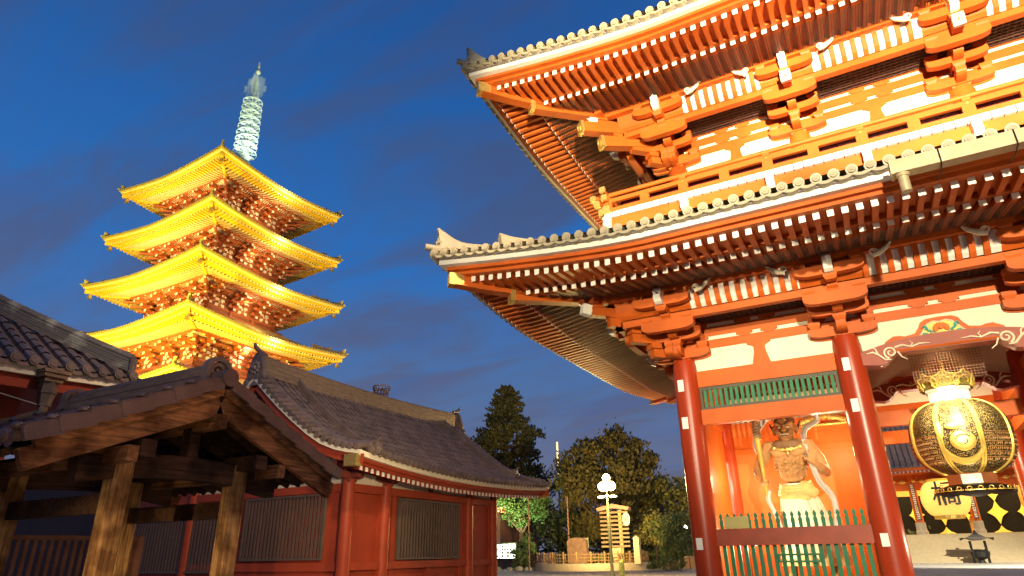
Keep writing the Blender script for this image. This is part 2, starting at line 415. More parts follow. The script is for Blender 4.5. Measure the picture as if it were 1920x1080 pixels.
def build_roof(parent, e, mats, rname, topz, top_o, discs=True, tips='horn', rw=.13, rh=.16, capz=.012, hip_w=.34, soffit=None):
    red, white, tile, gold, grey, fly, base = mats[:7]
    sof = mats[7] if len(mats) > 7 else None
    k = e.k
    # --- roof skin (part) ---
    M = MB()
    for F in e.fr:
        rows = []
        nn = 30
        for j in range(7):
            q = j / 6
            row = []
            for i in range(nn + 1):
                t = i / nn
                o = e.O + .02 - (e.O - top_o) * q
                s = -o + (F.L + 2 * o) * t
                z = e.zE + .08 * k + (topz - e.zE) * (q ** 1.25 if q > 0 else 0)
                row.append(F(s, o, z + e.lift(s, o, F.L)))
            rows.append(row)
        M.grid(rows)
    roof = M.build(rname, tile, parent, smooth=True)
    # --- eave tiles: round end discs, cover tiles and hanging pan tiles ---
    M = MB(); nd = 12 if k > .8 else 6
    for F in e.fr:
        n = int((F.L + 2 * e.O - .3 * k) / e.sp_t); st = (F.L + 2 * e.O - .3 * k) / n
        for i in range(n + 1):
            s = -e.O + .15 * k + i * st
            r = .125 * k
            c = Vector(e.P(F, s, e.O + .04 * k, e.zE + .03 * k))
            c2 = Vector(e.P(F, s, e.O - .55 * k, e.zE + .16 * k))
            M.tube([c, c2], [r, r * .9], nd)
            if k > .8:
                # raised rim and boss on the disc face
                nv = F.Nn(); U = F.U()
                M.tube([c - nv * .0, c + nv * .025], [r * .72, r * .66], 10)
                M.tube([c + nv * .02, c + nv * .04], [r * .3, r * .3], 8)
            if i < n and k > .8:
                pts = []
                for j in range(7):
                    a = j / 6; zz = -.10 * math.sin(PI * a) * k
                    pts.append((s + st * a, zz))
                A = [Vector(e.P(F, p, e.O + .01, e.zE + .03 + z)) for p, z in pts]
                B = [Vector(e.P(F, p, e.O + .01, e.zE - .085 + z * .6)) for p, z in pts]
                A2 = [v - F.Nn() * .25 for v in A]; B2 = [v - F.Nn() * .25 for v in B]
                M.grid([A2, A, B, B2])
            elif i < n:
                fbox_l = [e.P(F, s, e.O, e.zE - .09 * k), e.P(F, s + st, e.O, e.zE - .09 * k), e.P(F, s + st, e.O, e.zE + .03 * k), e.P(F, s, e.O, e.zE + .03 * k)]
                M.add(fbox_l, [(0, 1, 2, 3)])
    M.build('eave_tiles', tile, roof, smooth='auto')
    # --- boards ---
    M = MB()
    for F in e.fr: e.sweep(M, F, .10, .32, -.12, -.05)
    M.build('tile_bed_board', grey, roof)
    M = MB()
    for F in e.fr: e.sweep(M, F, .19, .36, -.26, -.115)
    M.build('white_fascia', white, roof)
    M = MB()
    for F in e.fr:
        e.sweep(M, F, .36, .55, -.36, -.24)
        e.sweep(M, F, .50, .72, -.455, -.34)
        e.sweep(M, F, 1.78, 1.94, -.45, -.30)
    M.build('eave_board', fly if k < .8 else red, roof)
    # --- rafters ---
    MS = MB(); MS2 = MB()
    for F in e.fr:
        MF = MB(); MBs = MB(); MC = MB()
        n = int((F.L + 2 * e.O - 1.6 * k) / e.sp_r); st = (F.L + 2 * e.O - 1.6 * k) / n
        for i in range(n + 1):
            s = -e.O + .8 * k + i * st
            a = max(-s, s - F.L, 0)
            # flying rafter
            ot = e.O - .70 * k; oi = max(e.O - 2.3 * k, a)
            if ot - oi > .12:
                w = rw / 2
                def raf(M_, o0, o1, zf_, h, mi=0):
                    q = []
                    for o in (o0, o1):
                        z = zf_(o) + e.lift(s, o, F.L)
                        q.append((o, z))
                    M_.hexa([F(s - w, q[0][0], q[0][1] - h), F(s + w, q[0][0], q[0][1] - h), F(s + w, q[1][0], q[1][1] - h), F(s - w, q[1][0], q[1][1] - h),
                             F(s - w, q[0][0], q[0][1]), F(s + w, q[0][0], q[0][1]), F(s + w, q[1][0], q[1][1]), F(s - w, q[1][0], q[1][1])], mi)
                raf(MF, oi, ot, e.zf, rh)
                w = rw / 2 + .006
                raf(MC, ot - .004, ot + capz, lambda o: e.zf(o) + .004, rh + .012)
            ot = e.O - 1.90 * k; oi = max(0.0, a)
            if ot - oi > .12:
                w = rw / 2
                # two segments to follow the curve
                om = (ot + oi) / 2
                raf(MBs, oi, om, e.zb, rh); raf(MBs, om, ot, e.zb, rh)
                w = rw / 2 + .006
                raf(MC, ot - .004, ot + capz, lambda o: e.zb(o) + .004, rh + .012)
        MF.build('flying_rafters', fly, roof)
        MBs.build('base_rafters', base, roof)
        MC.build('rafter_end_caps', white if k > .8 else soffit or white, roof)
        # soffit boards
        nn = 34
        for (oa, ob, zf_, MM) in ((e.O - .6 * k, e.O - 1.9 * k, e.zf, MS), (e.O - 1.8 * k, 0.0, e.zb, MS2)):
            rows = []
            for j in range(4):
                o = oa + (ob - oa) * j / 3
                rows.append([F(-o + (F.L + 2 * o) * i / nn, o, zf_(o) + .012 + e.lift(-o + (F.L + 2 * o) * i / nn, o, F.L)) for i in range(nn + 1)])
            MM.grid(rows)
    MS.build('flying_soffit', sof or fly, roof, fixn=False)
    MS2.build('base_soffit', sof or base, roof, fixn=False)
    # --- hip rafters and corner ridges ---
    for ci, F in enumerate(e.fr):
        dirv = (F.Nn() - F.U()).normalized()    # outward diagonal at s = 0
        side = Vector((-dirv.y, dirv.x, 0))
        def D(o, z): return Vector(F(-o, o, z))
        M = MB()
        oT = e.O - .42 * k
        def zl(o): return e.lift(-o, o, F.L)
        ht = .34 * k; 
        p = [(0.0, e.zb(0)), (e.O * .4, e.zb(e.O * .4) + zl(e.O * .4)), (e.O - 1.75 * k, e.zb(e.O - 1.75 * k) + zl(e.O - 1.75 * k) - .02 * k)]
        for (a, za), (b, zb_) in zip(p[:-1], p[1:]):
            M.bar(D(a, za - ht * .55), D(b, zb_ - ht * .55), hip_w * k, ht)
        p = [(e.O - 2.6 * k, e.zf(e.O - 2.6 * k) + zl(e.O - 2.6 * k)), (e.O - 1.2 * k, e.zf(e.O - 1.2 * k) + zl(e.O - 1.2 * k)), (oT, e.zf(oT) + zl(oT) - .02 * k)]
        for (a, za), (b, zb_) in zip(p[:-1], p[1:]):
            M.bar(D(a, za - ht * .45), D(b, zb_ - ht * .45), hip_w * k, ht)
        hr = M.build('hip_rafter', fly if k < .8 else red, roof)
        M = MB()
        q = D(e.O - 1.75 * k, e.zb(e.O - 1.75 * k) + zl(e.O - 1.75 * k) - .02 * k - ht * .55)
        M.bar(q - dirv * .14 * k, q + dirv * .02 * k, hip_w * k + .03, ht + .03)
        q2 = D(oT, e.zf(oT) + zl(oT) - .02 * k - ht * .45)
        M.bar(q2 - dirv * .42 * k, q2 + dirv * .02 * k, hip_w * k + .03, ht + .03)
        M.build('gold_cap', gold, hr)
        # corner ridge with upturned horn (vertical slab along the diagonal)
        M = MB()
        tipd = e.O * math.sqrt(2)
        base = Vector(F(0, 0, 0))
        def ztop(d):   # height of roof skin on the hip, d = diagonal distance
            o = d / math.sqrt(2)
            qq = (e.O - o) / (e.O - top_o)
            return e.zE + .08 * k + (topz - e.zE) * max(0, qq) ** 1.25 + e.lift(-o, o, F.L)
        def ridge(dA, dB, h0, h1, th, horn):
            n = 10; lo = []; hi = []
            for i in range(n + 1):
                t = i / n; d = dA + (dB - dA) * t
                z = ztop(min(d, tipd))
                lo.append((d, z - .05 * k)); hi.append((d, z + (h0 + (h1 - h0) * t) * k + horn * k * max(0, (t - .55) / .45) ** 2.2))
            hi[-1] = (hi[-1][0] + .10 * k, hi[-1][1] + .06 * k)
            M.prism(lo + hi[::-1], base - side * th / 2, dirv, (0, 0, 1), side * th)
            # top tube
            M.tube([base + dirv * a + Vector((0, 0, b + .03 * k)) for a, b in hi], [.085 * k] * n + [.06 * k], 8)
        ridge(top_o * 1.41 if k > .8 else tipd * .5, tipd - 2.25 * k, .55, .42, .34 * k, .28)
        ridge(tipd - 2.3 * k, tipd - .30 * k, .30, .36, .28 * k, .38)
        # end face ornament and lowest corner tile
        zt = ztop(tipd)
        M.tube([base + dirv * (tipd - .5 * k) + Vector((0, 0, zt + .10 * k)), base + dirv * (tipd + .16 * k) + Vector((0, 0, zt + .16 * k))], [.12 * k, .10 * k], 10)
        q = base + dirv * (tipd - .36 * k) + Vector((0, 0, zt + .32 * k))
        for a in range(5):
            an = a / 5 * 2 * PI
            M.ell(q + side * math.cos(an) * .11 * k + Vector((0, 0, math.sin(an) * .12 * k)) + dirv * .10 * k, (.07 * k, .07 * k, .07 * k), 6)
        M.ell(q + dirv * .13 * k, (.09 * k, .09 * k, .09 * k), 6)
        M.build('corner_ridge', tile, roof, smooth='auto')
    return roof

# ================================================================ bracket kit
def boat(M, F, s, w, z, h, o0, o1, mi=0):
    # bracket arm parallel to the wall: straight top, curved-up ends
    c = h * .95
    poly = [(s - w, z + h), (s - w, z + h * .46)]
    for i in range(1, 6):
        a = i / 5 * PI / 2
        poly.append((s - w + .50 * w * (1 - math.cos(a)), z + h * .46 * (1 - math.sin(a))))
    for i in range(5, 0, -1):
        a = i / 5 * PI / 2
        poly.append((s + w - .50 * w * (1 - math.cos(a)), z + h * .46 * (1 - math.sin(a))))
    poly += [(s + w, z + h * .46), (s + w, z + h)]
    fpoly(M, F, poly, o0, o1, mi)
def blk(M, F, s, o, z, w=.30, d=.30, h=.20, mi=0):
    # bearing block: square top half, tapered bottom half
    a = w / 2; b = d / 2; c = h * .45
    fbox(M, F, s - a, s + a, o - b, o + b, z + c, z + h, mi)
    a2 = a * .72; b2 = b * .72
    M.hexa([F(s - a2, o - b2, z), F(s + a2, o - b2, z), F(s + a2, o + b2, z), F(s - a2, o + b2, z),
            F(s - a, o - b, z + c), F(s + a, o - b, z + c), F(s + a, o + b, z + c), F(s - a, o + b, z + c)], mi)
def outarm(M, F, s, o0, o1, z, h, w=.24, mi=0):
    # projecting arm with rounded lower nose
    poly = [(o0, z), (o0, z + h), (o1, z + h), (o1, z + h * .5)]
    for i in range(1, 5):
        a = i / 4 * PI / 2
        poly.append((o1 - .28 * (1 - math.cos(a)), z + h * .5 * (1 - math.sin(a))))
    fside(M, F, poly, s - w / 2, s + w / 2, mi)
def nose(M, F, s, o, z, w=.22, mi=0):
    # white scrolled beam nose
    poly = [(o - .05, z), (o - .05, z + .40), (o + .22, z + .46), (o + .30, z + .36), (o + .24, z + .27), (o + .31, z + .16), (o + .22, z + .05), (o + .1, z)]
    fside(M, F, poly, s - w / 2, s + w / 2, mi)
def curl(M, c, u, v, w, r, th=.035, mi=0, turns=1.3):
    pts = []
    for i in range(15):
        t = i / 14; a = t * turns * 2 * PI; rr = r * (1 - .75 * t)
        pts.append(Vector(c) + Vector(u) * rr * math.cos(a) + Vector(v) * rr * math.sin(a))
    M.tube(pts, [th * (1 - .4 * i / 14) for i in range(15)], 5, mi)
def bracket(F, s, dz, parent, red=None, tail=False, white=None, k=1.0, lateral=(1, 1)):
    red = red or RED; white = white or WHITE
    M = MB(); Wm = MB()
    z = lambda a: a + dz
    # column top, main block, first arms
    blk(M, F, s, .02, z(7.02), .62, .62, .34)
    outarm(M, F, s, .1, .80, z(7.12), .27, .26)
    boat(M, F, s, .88, z(7.08), .27, .10, .34)
    blk(M, F, s, .68, z(7.40), .34, .30, .20)
    for q in (-.7, .7): blk(M, F, s + q, .22, z(7.36), .32, .26, .20)
    # second tier
    outarm(M, F, s, .1, 1.22, z(7.58), .27, .26)
    boat(M, F, s, .78, z(7.56), .26, .60, .82)
    for q in (-.62, .62): blk(M, F, s + q, .71, z(7.82), .32, .26, .18)
    blk(M, F, s, 1.12, z(7.82), .34, .30, .20)
    # third tier carrying the shirin beam
    outarm(M, F, s, .1, 1.75, z(8.00), .28, .26)
    boat(M, F, s, .80, z(7.66), .30, 1.38, 1.62)
    for q in (-.62, 0, .62): blk(M, F, s + q, 1.5, z(7.96), .34, .30, .17)
    blk(M, F, s, 1.98, z(8.14), .34, .30, .20)
    # fourth: purlin arm
    boat(M, F, s, .86, z(8.30), .28, 1.88, 2.12)
    for q in (-.68, 0, .68): blk(M, F, s + q, 2.0, z(8.57), .30, .28, .16)
    outarm(M, F, s, .9, 2.15, z(8.32), .26, .24)
    o = M.build('bracket', red, parent)
    nose(Wm, F, s, 2.14, z(8.30))
    curl(Wm, F(s, 2.42, z(8.62)), F.Nn(), (0, 0, 1), F.U(), .09)
    Wm.build('white_nose', white, o)
    if tail:
        T = MB()
        a = Vector(F(s, .6, z(8.35))); b = Vector(F(s, 2.25, z(7.93)))
        T.bar(a, b, .26, .32)
        T.build('tail_rafter', red, o)
        G = MB(); d = (b - a).normalized()
        G.bar(b - d * .16, b + d * .02, .30, .36)
        g = G.build('end_cap', white, o)
        G = MB()
        n = d; up = Vector((0, 0, 1)); sd = F.U(); upp = sd.cross(n).normalized()
        ring = [b + d * .035 + sd * math.cos(t) * .08 + upp * math.sin(t) * .12 for t in [i / 16 * 2 * PI for i in range(17)]]
        G.tube(ring, .014, 5); G.ell(b + d * .03, (.04, .04, .07), 6)
        G.build('oval_boss', DGOLD, o)
    return o
# ================================================================ THE GATE
GX = [-4.75, -.13, 4.5, 10.0, 14.62, 19.25]
GY = [20.0, 24.45, 28.9]
gate = thing('temple_gate', 'huge two-storey vermilion temple gate with floodlit eaves and white-tipped rafters', 'temple gate', (7.25, 24.45, 0))
def plates(pil, F, s, r=.38):
    for (za, zb) in ((6.04, 6.40), (4.90, 5.25), (1.53, 1.84)):
        M = MB(); fbox(M, F, s - .09 - .10, s + .09 - .10, r - .035, r + .012, za, zb)
        M.build('paper_plate', WHITE, pil)
frames = fourframes(GX[0], GX[-1], GY[0], GY[-1])
SF, WF, EF, NF = frames
def pillar(x, y, r=.38, z1=7.1):
    M = MB()
    M.lathe([(r * 1.02, 0), (r, .4), (r, z1 - .9), (r * .97, z1 - .3), (r * .86, z1)], (x, y, 0), 40)
    return M
for iy, y in enumerate(GY):
    for ix, x in enumerate(GX):
        M = pillar(x, y)
        p = M.build('pillar', REDP, gate, smooth='auto')
        if iy == 0: plates(p, SF, x - GX[0])
        G = MB(); G.lathe([(.62, 0), (.62, .10), (.5, .22)], (x, y, 0), 24); G.build('stone_base', STONE, p)

def wallband(F, cols, dz, parent, lowbeam=True, carved=()):
    """beams, plaster and blocks between columns of one facade"""
    M = MB(); Pm = MB(); D = MB()
    L = cols[-1]
    z = lambda a: a + dz
    fbox(M, F, 0, L, -.14, .06, z(7.35), z(7.62))
    fbox(M, F, 0, L, -.14, .06, z(7.74), z(8.03))
    fbox(M, F, -.3, L + .3, -.10, .10, z(8.15), z(8.30))
    fbox(Pm, F, .3, L - .3, -.12, .025, z(6.60), z(8.15))
    for a, b in zip(cols[:-1], cols[1:]):
        m = (a + b) / 2; i = cols.index(a)
        if i not in carved:
            fbox(M, F, a, b, -.16, .10, z(6.16), z(6.66))
            # flaring strut
            fpoly(M, F, [(m - .26, z(6.66)), (m - .17, z(7.02)), (m - .16, z(7.2)), (m - .24, z(7.26)), (m - .34, z(7.30)), (m - .34, z(7.36)),
                         (m + .34, z(7.36)), (m + .34, z(7.30)), (m + .24, z(7.26)), (m + .16, z(7.2)), (m + .17, z(7.02)), (m + .26, z(6.66))], -.06, .09)
        # paired blocks in the white slits
        for zz in (7.61, 8.02):
            for q in (m - .36, m + .36, a + .62, b - .62):
                fpoly(M, F, [(q - .13, z(zz) - .02), (q - .18, z(zz) + .045), (q - .24, z(zz) + .045), (q - .24, z(zz) + .14), (q + .24, z(zz) + .14), (q + .24, z(zz) + .045), (q + .18, z(zz) + .045), (q + .13, z(zz) - .02)], -.03, .085)
    for q in cols:
        boat(M, F, q, .88, z(7.04), .24, -.05, .09)
        for e_ in (-.66, .66):
            if 0 < q + e_ < L: blk(M, F, q + e_, .02, z(7.27), .42, .20, .09)
    M.build('wall_beams', RED, parent)
    Pm.build('plaster_band', PLASTER, parent)
    # coffered dark ceiling between wall and outer beam
    fbox(D, F, -1.4, L + 1.4, .10, 1.42, z(8.20), z(8.23))
    n = int((L + 2.6) / .16)
    for i in range(n): fbox(D, F, -1.3 + i * .16, -1.3 + i * .16 + .05, .10, 1.42, z(8.165), z(8.20))
    for j in range(8): fbox(D, F, -1.3, L + 1.3, .16 + j * .16, .20 + j * .16, z(8.15), z(8.185))
    D.build('lattice_ceiling', NETM, parent)

def shirin(F, cols, dz, parent, sp=.30):
    """outer beam, curved white-and-red ribs and the purlin above"""
    M = MB(); Wm = MB(); L = cols[-1]; z = lambda a: a + dz
    fbox(M, F, -1.62, L + 1.62, 1.38, 1.62, z(7.95), z(8.16))
    fbox(M, F, -2.5, L + 2.5, 1.88, 2.12, z(8.70), z(8.93))
    # rib board
    rows = []
    prof = [(1.60, 8.20), (1.72, 8.30), (1.80, 8.42), (1.85, 8.56), (1.90, 8.72)]
    for a_, b_ in zip(cols[:-1], cols[1:]):
        Wm = MB(); Wm.grid([[F(a_ + .80, o, z(a)) for o, a in prof], [F(b_ - .80, o, z(a)) for o, a in prof]]); Wm.build('ribbed_cove', WHITE, parent)
    for c in cols:
        M.grid([[F(max(c - .80, -1.5) if c > 0 else -1.5, o, z(a)) for o, a in prof], [F(c + .80 if c < L else L + 1.5, o, z(a)) for o, a in prof]])
    n = int(L / sp)
    for i in range(n + 1):
        s = (i + .5) * L / (n + 1)
        near = min(abs(s - c) for c in cols)
        if near < .84: continue
        pts = [(1.58, 8.16), (1.66, 8.15), (1.80, 8.26), (1.90, 8.40), (1.95, 8.56), (1.98, 8.74), (1.88, 8.74), (1.84, 8.56), (1.78, 8.44), (1.70, 8.34), (1.58, 8.26)]
        fside(M, F, [(o, z(a)) for o, a in pts], s - .068, s + .068)
    M.build('outer_purlin', RED, parent)
    # carved white scrolls beside each bracket
    for c in cols:
        for q in (-1, 1):
            s = c + q * 1.12
            if s < 0 or s > L: continue
            U = F.U() * q; Sm = MB()
            pts = [Vector(F(s - q * .05, 2.2, z(8.50))), Vector(F(s + q * .12, 2.22, z(8.56))), Vector(F(s + q * .3, 2.2, z(8.68))), Vector(F(s + q * .42, 2.18, z(8.82)))]
            Sm.tube(pts, [.05, .075, .06, .03], 6)
            curl(Sm, F(s - q * .02, 2.24, z(8.60)), U, (0, 0, 1), F.Nn(), .10, .03)
            Sm.build('carved_scroll', PLASTER, parent)

colsS = [x - GX[0] for x in GX]
colsW = [GY[-1] - y for y in reversed(GY)]
for F, cols in ((SF, colsS), (WF, [0, 4.45, 8.9]), (EF, [0, 4.45, 8.9]), (NF, [GX[-1] - x for x in reversed(GX)])):
    wallband(F, cols, 0, gate, carved=(1, 3) if F in (SF, NF) else ())
    shirin(F, cols, 0, gate)
# brackets on every column of the outer faces
for F, cols in ((SF, colsS), (WF, [0, 4.45, 8.9]), (EF, [0, 4.45, 8.9]), (NF, colsS)):
    for c in cols: bracket(F, c, 0, gate)
def corner_arms(F, dz, parent, upper):
    """diagonal arms at a corner (s = 0 of frame F)"""
    d = (F.Nn() - F.U()).normalized(); b = Vector(F(0, 0, 0)); up = Vector((0, 0, 1))
    M = MB(); G = MB()
    lv = [(1.1, 7.12, .26), (1.8, 7.55, .28), (2.5, 8.02, .30), (3.1, 8.34, .28)]
    for (o, z, h) in lv:
        M.bar(b + d * .2 + up * (z + h / 2 + dz), b + d * o + up * (z + h / 2 + dz), .28, h)
    for (o, z) in ((1.0, 7.40), (1.65, 7.84), (2.35, 8.30), (2.9, 8.6)):
        M.bar(b + d * (o - .17) + up * (z + .1 + dz), b + d * (o + .17) + up * (z + .1 + dz), .36, .2)
    if upper:
        for (o0, z0, o1, z1) in ((1.6, 8.42, 3.75, 8.20), (1.0, 7.98, 3.0, 7.70)):
            p = b + d * o0 + up * (z0 + dz); q = b + d * o1 + up * (z1 + dz); dd = (q - p).normalized()
            M.bar(p, q, .34, .40); G.bar(q - dd * .10, q + dd * .02, .38, .44)
            sd = Vector((-d.y, d.x, 0)); uu = sd.cross(dd).normalized() * -1
            G.tube([q + dd * .03 + sd * math.cos(t) * .1 + uu * math.sin(t) * .13 for t in [i / 14 * 2 * PI for i in range(15)]], .018, 5)
    o = M.build('corner_bracket', RED, parent)
    if upper: G.build('gold_cap', GOLD, o)
    Wm = MB()
    Wm.bar(b + d * 3.1 + up * (8.5 + dz), b + d * 3.4 + up * (8.56 + dz), .24, .34)
    curl(Wm, b + d * 3.42 + up * (8.72 + dz), d, (0, 0, 1), (0, 0, 1), .10)
    Wm.build('white_nose', WHITE, o)
for F in frames: corner_arms(F, 0, gate, False)

BNET = bpy.data.materials.new('bird_net'); BNET.use_nodes = True
t = BNET.node_tree; b = t.nodes['Principled BSDF']; b.inputs['Base Color'].default_value = (.035, .022, .015, 1); b.inputs['Roughness'].default_value = .6
tcn = N(t, 'ShaderNodeTexCoord'); sx = N(t, 'ShaderNodeSeparateXYZ'); t.links.new(tcn.outputs['Object'], sx.inputs[0])
outs = []
for ax in ('X', 'Y'):
    f = N(t, 'ShaderNodeMath', operation='MULTIPLY', inp={1: 14.0}); t.links.new(sx.outputs[ax], f.inputs[0])
    g = N(t, 'ShaderNodeMath', operation='FRACT'); t.links.new(f.outputs[0], g.inputs[0])
    l = N(t, 'ShaderNodeMath', operation='LESS_THAN', inp={1: .26}); t.links.new(g.outputs[0], l.inputs[0]); outs.append(l)
mxm = N(t, 'ShaderNodeMath', operation='MAXIMUM'); t.links.new(outs[0].outputs[0], mxm.inputs[0]); t.links.new(outs[1].outputs[0], mxm.inputs[1])
t.links.new(mxm.outputs[0], b.inputs['Alpha'])
def birdnet(e, parent):
    M = MB()
    for F in e.fr:
        rows = []
        for o in (e.O - 2.05, e.O - 2.9, 2.16):
            rows.append([F(-o + (F.L + 2 * o) * i / 30, o, e.zb(o) - .21 + e.lift(-o + (F.L + 2 * o) * i / 30, o, F.L)) for i in range(31)])
        M.grid(rows)
    M.build('bird_net', BNET, parent, fixn=False)
# --- lower roof
EL = Eave(frames, 5.80, 9.13, .76, 6.3, ex=1.35)
mats = (RED, WHITE, TILE, GOLD, GREYB, RED, RED)
build_roof(gate, EL, mats, 'lower_roof', 10.75, 1.6)

birdnet(EL, gate)
def part(name, m_, *a_):
    Q = MB(); Q.box(*a_); return Q.build(name, m_, gate)
# --- west / east walls, inner walls, ceiling
part('wall_panel', RED, GX[0] - .06, GX[0] + .06, GY[0] + .3, GY[1] - .3, 0, 6.2)
part('wall_panel', RED, GX[0] - .06, GX[0] + .06, GY[1] + .3, GY[2] - .3, 0, 6.2)
part('wall_panel', RED, GX[-1] - .06, GX[-1] + .06, GY[0] + .3, GY[2] - .3, 0, 6.2)
part('wall_panel', RED, GX[0] + .3, GX[1] - .3, GY[1] - .06, GY[1] + .06, 0, 5.2)
part('wall_panel', RED, GX[1] - .05, GX[1] + .05, GY[0] + .35, GY[1] - .3, 0, 5.9)
part('wall_panel', RED, GX[0] + .3, GX[1] - .3, GY[2] - .06, GY[2] + .06, 0, 6.2)
part('wall_panel', RED, GX[4] + .3, GX[5] - .3, GY[1] - .06, GY[1] + .06, 0, 6.2)
for a, b in ((GX[0], GX[1]),):
    part('inner_plaster', PLASTER, a + .3, b - .3, GY[1] - .05, GY[1] + .05, 5.70, 6.6)
part('tie_beam', RED, GX[0] + .3, GX[1] - .3, GY[1] - .12, GY[1] + .1, 5.2, 5.70)
part('tie_beam', RED, GX[0] + .3, GX[1] - .3, GY[1] - .09, GY[1] + .08, 4.62, 4.80)
part('tie_beam', RED, GX[0] - .12, GX[0] + .12, GY[0] + .3, GY[1] - .3, 5.45, 5.9)
part('tie_beam', RED, GX[0] - .12, GX[0] + .12, GY[1] + .3, GY[2] - .3, 5.45, 5.9)
for y in (GY[0], GY[1], GY[2]):      # tie beams of the open bays
    for (a, b) in zip(GX[1:-1], GX[2:]):
        if y != GY[0]:
            part('tie_beam', RED, a, b, y - .14, y + .14, 5.15, 5.62)
        if y == GY[2]: part('tie_beam', RED, a, b, y - .12, y + .12, 6.05, 6.6)
for x in GX[1:-1]:
    part('tie_beam', RED, x - .14, x + .14, GY[0], GY[2], 6.2, 6.7)
    part('tie_beam', RED, x - .12, x + .12, GY[1], GY[2], 5.2, 5.6)
M = MB()
M.box(GX[0] - .02, GX[-1] + .02, GY[0] + .12, GY[-1] - .12, 8.22, 8.30)
M.build('ceiling', REDD, gate)
# gilded carving on the back wall of the statue bay
M = MB()
for i in range(16):
    t = i / 15; M.ell((-2.05 + t * 1.35, GY[1] - .16, 5.50 + .20 * math.sin(PI * t) * random.uniform(.7, 1.1)), (.09, .05, .10), 6)
    M.ell((-2.05 + t * 1.35, GY[1] - .17, 5.40), (.08, .05, .06), 6)
M.build('gilded_carving', GOLD, gate)

# --- carved rainbow beams with frog-leg struts (bays 2 and 4, front and middle rows)
def rainbow(a, b, y, zc, parent, fade=1.0):
    m = (a + b) / 2; w = (b - a) / 2
    M = MB()
    up = []; lo = []
    n = 28
    for i in range(n + 1):
        t = -1 + 2 * i / n; x = m + t * (w - .28)
        up.append((x, zc + .50 - .28 * abs(t) ** 2.4))
        c = abs(t)
        lo.append((x, zc + (.10 if c < .58 else .10 - .30 * min(1, (c - .58) / .16) ** 1.0 if c < .74 else -.20 + .08 * (c - .74) / .26)))
    M.prism(lo + up[::-1], (0, y - .24, 0), (1, 0, 0), (0, 0, 1), (0, .44, 0))
    rb = M.build('rainbow_beam', REDD, parent)
    M = MB()   # moulding under the arch
    M.tube([(x, y - .25, z + .05) for x, z in lo if abs((x - m) / w) < .56], .03, 5)
    M.build('arch_moulding', RED, rb)
    M = MB()
    for sg in (-1, 1):
        c = Vector((m + sg * (w - 1.02), y - .27, zc + .13))
        U = Vector((sg, 0, 0)); V = Vector((0, 0, 1))
        pts = [c + U * .17 * (1 - .78 * t) * math.cos(a_) + V * .17 * (1 - .78 * t) * math.sin(a_) for t, a_ in [(i / 18, -1.2 + i / 18 * 9.2) for i in range(19)]]
        M.tube(pts, [.030 - .010 * i / 18 for i in range(19)], 5)
        M.tube([c + U * -.0 + V * -.20, c + U * .16 - V * .18, c + U * .30 - V * .02, c + U * .42 + V * .06, c + U * .58 + V * .04], [.012, .03, .03, .03, .012], 5)
        M.tube([c - U * .12 + V * .12, c - U * .30 + V * .16, c - U * .52 + V * .08, c - U * .72 + V * .14, c - U * .95 + V * .12], [.028, .028, .022, .02, .008], 5)
        M.tube([c - U * .50 + V * .09, c - U * .56 + V * .18, c - U * .50 + V * .24], [.02, .016, .008], 5)
        M.tube([c + U * .30 - V * .02, c + U * .34 + V * .14, c + U * .44 + V * .22], [.02, .022, .008], 5)
        M.tube([c - U * .17, c - U * .24 - V * .16, c - U * .36 - V * .25], [.026, .02, .01], 5)
    M.build('scroll_carving', CARVE, rb)
    # frog-leg strut
    half = [(0, 1.02), (.30, 1.00), (.44, .90), (.50, .74), (.62, .56), (.86, .50), (.98, .55), (1.14, .56), (1.22, .50), (1.36, .40)]
    poly = [(m + p, zc + q * .80 + .14) for p, q in half] + [(m + 1.36, zc + .30)] + [(m - 1.36, zc + .30)] + [(m - p, zc + q * .80 + .14) for p, q in reversed(half[1:])]
    M = MB(); M.prism(poly, (0, y - .14, 0), (1, 0, 0), (0, 0, 1), (0, .22, 0))
    fs = M.build('frog_leg_strut', RED, parent)
    h2 = [(0, .86), (.14, .90), (.28, .84), (.36, .72), (.46, .54), (.60, .42)]
    poly = [(m + p, zc + q * .80 + .12) for p, q in h2] + [(m - p, zc + q * .80 + .12) for p, q in reversed(h2[1:])]
    M = MB(); M.prism(poly, (0, y - .16, 0), (1, 0, 0), (0, 0, 1), (0, .05, 0)); M.build('flower_ground', YELP, fs)
    M = MB(); M.tube([(px, y - .165, pz) for px, pz in poly] + [(poly[0][0], y - .165, poly[0][1])], .018, 5); M.build('flower_rim', CARVE, fs)
    M = MB()
    c = Vector((m, y - .18, zc + .62))
    for i in range(11):
        a_ = PI * (-.12 + 1.24 * i / 10)
        M.ell(c + Vector((math.cos(a_) * .13, 0, math.sin(a_) * .10)), (.075, .03, .035), 6, R_=Matrix.Rotation(-a_, 3, 'Y'))
    M.ell(c + Vector((0, -.02, .02)), (.06, .03, .05), 6)
    M.build('flower', FLOW, fs)
    M = MB()
    for sg in (-1, 1):
        for (p, q, r) in ((.28, -.02, .5), (.38, -.10, .2), (.22, -.14, -.2), (.34, .08, .9)):
            M.ell(c + Vector((sg * p, 0, q)), (.075, .02, .035), 6, R_=Matrix.Rotation(-sg * r, 3, 'Y'))
        curl(M, c + Vector((sg * .36, -.01, .06)), (sg, 0, 0), (0, 0, 1), (0, 1, 0), .07, .012)
        curl(M, c + Vector((sg * .20, -.01, -.10)), (sg, 0, 0), (0, 0, 1), (0, 1, 0), .06, .012)
    M.build('leaf', TEAL, fs)
for (a, b) in ((GX[1], GX[2]), (GX[3], GX[4])):
    rainbow(a, b, GY[0] + .02, 6.28, gate)
    rainbow(a, b, GY[1], 6.12, gate)
M = MB()
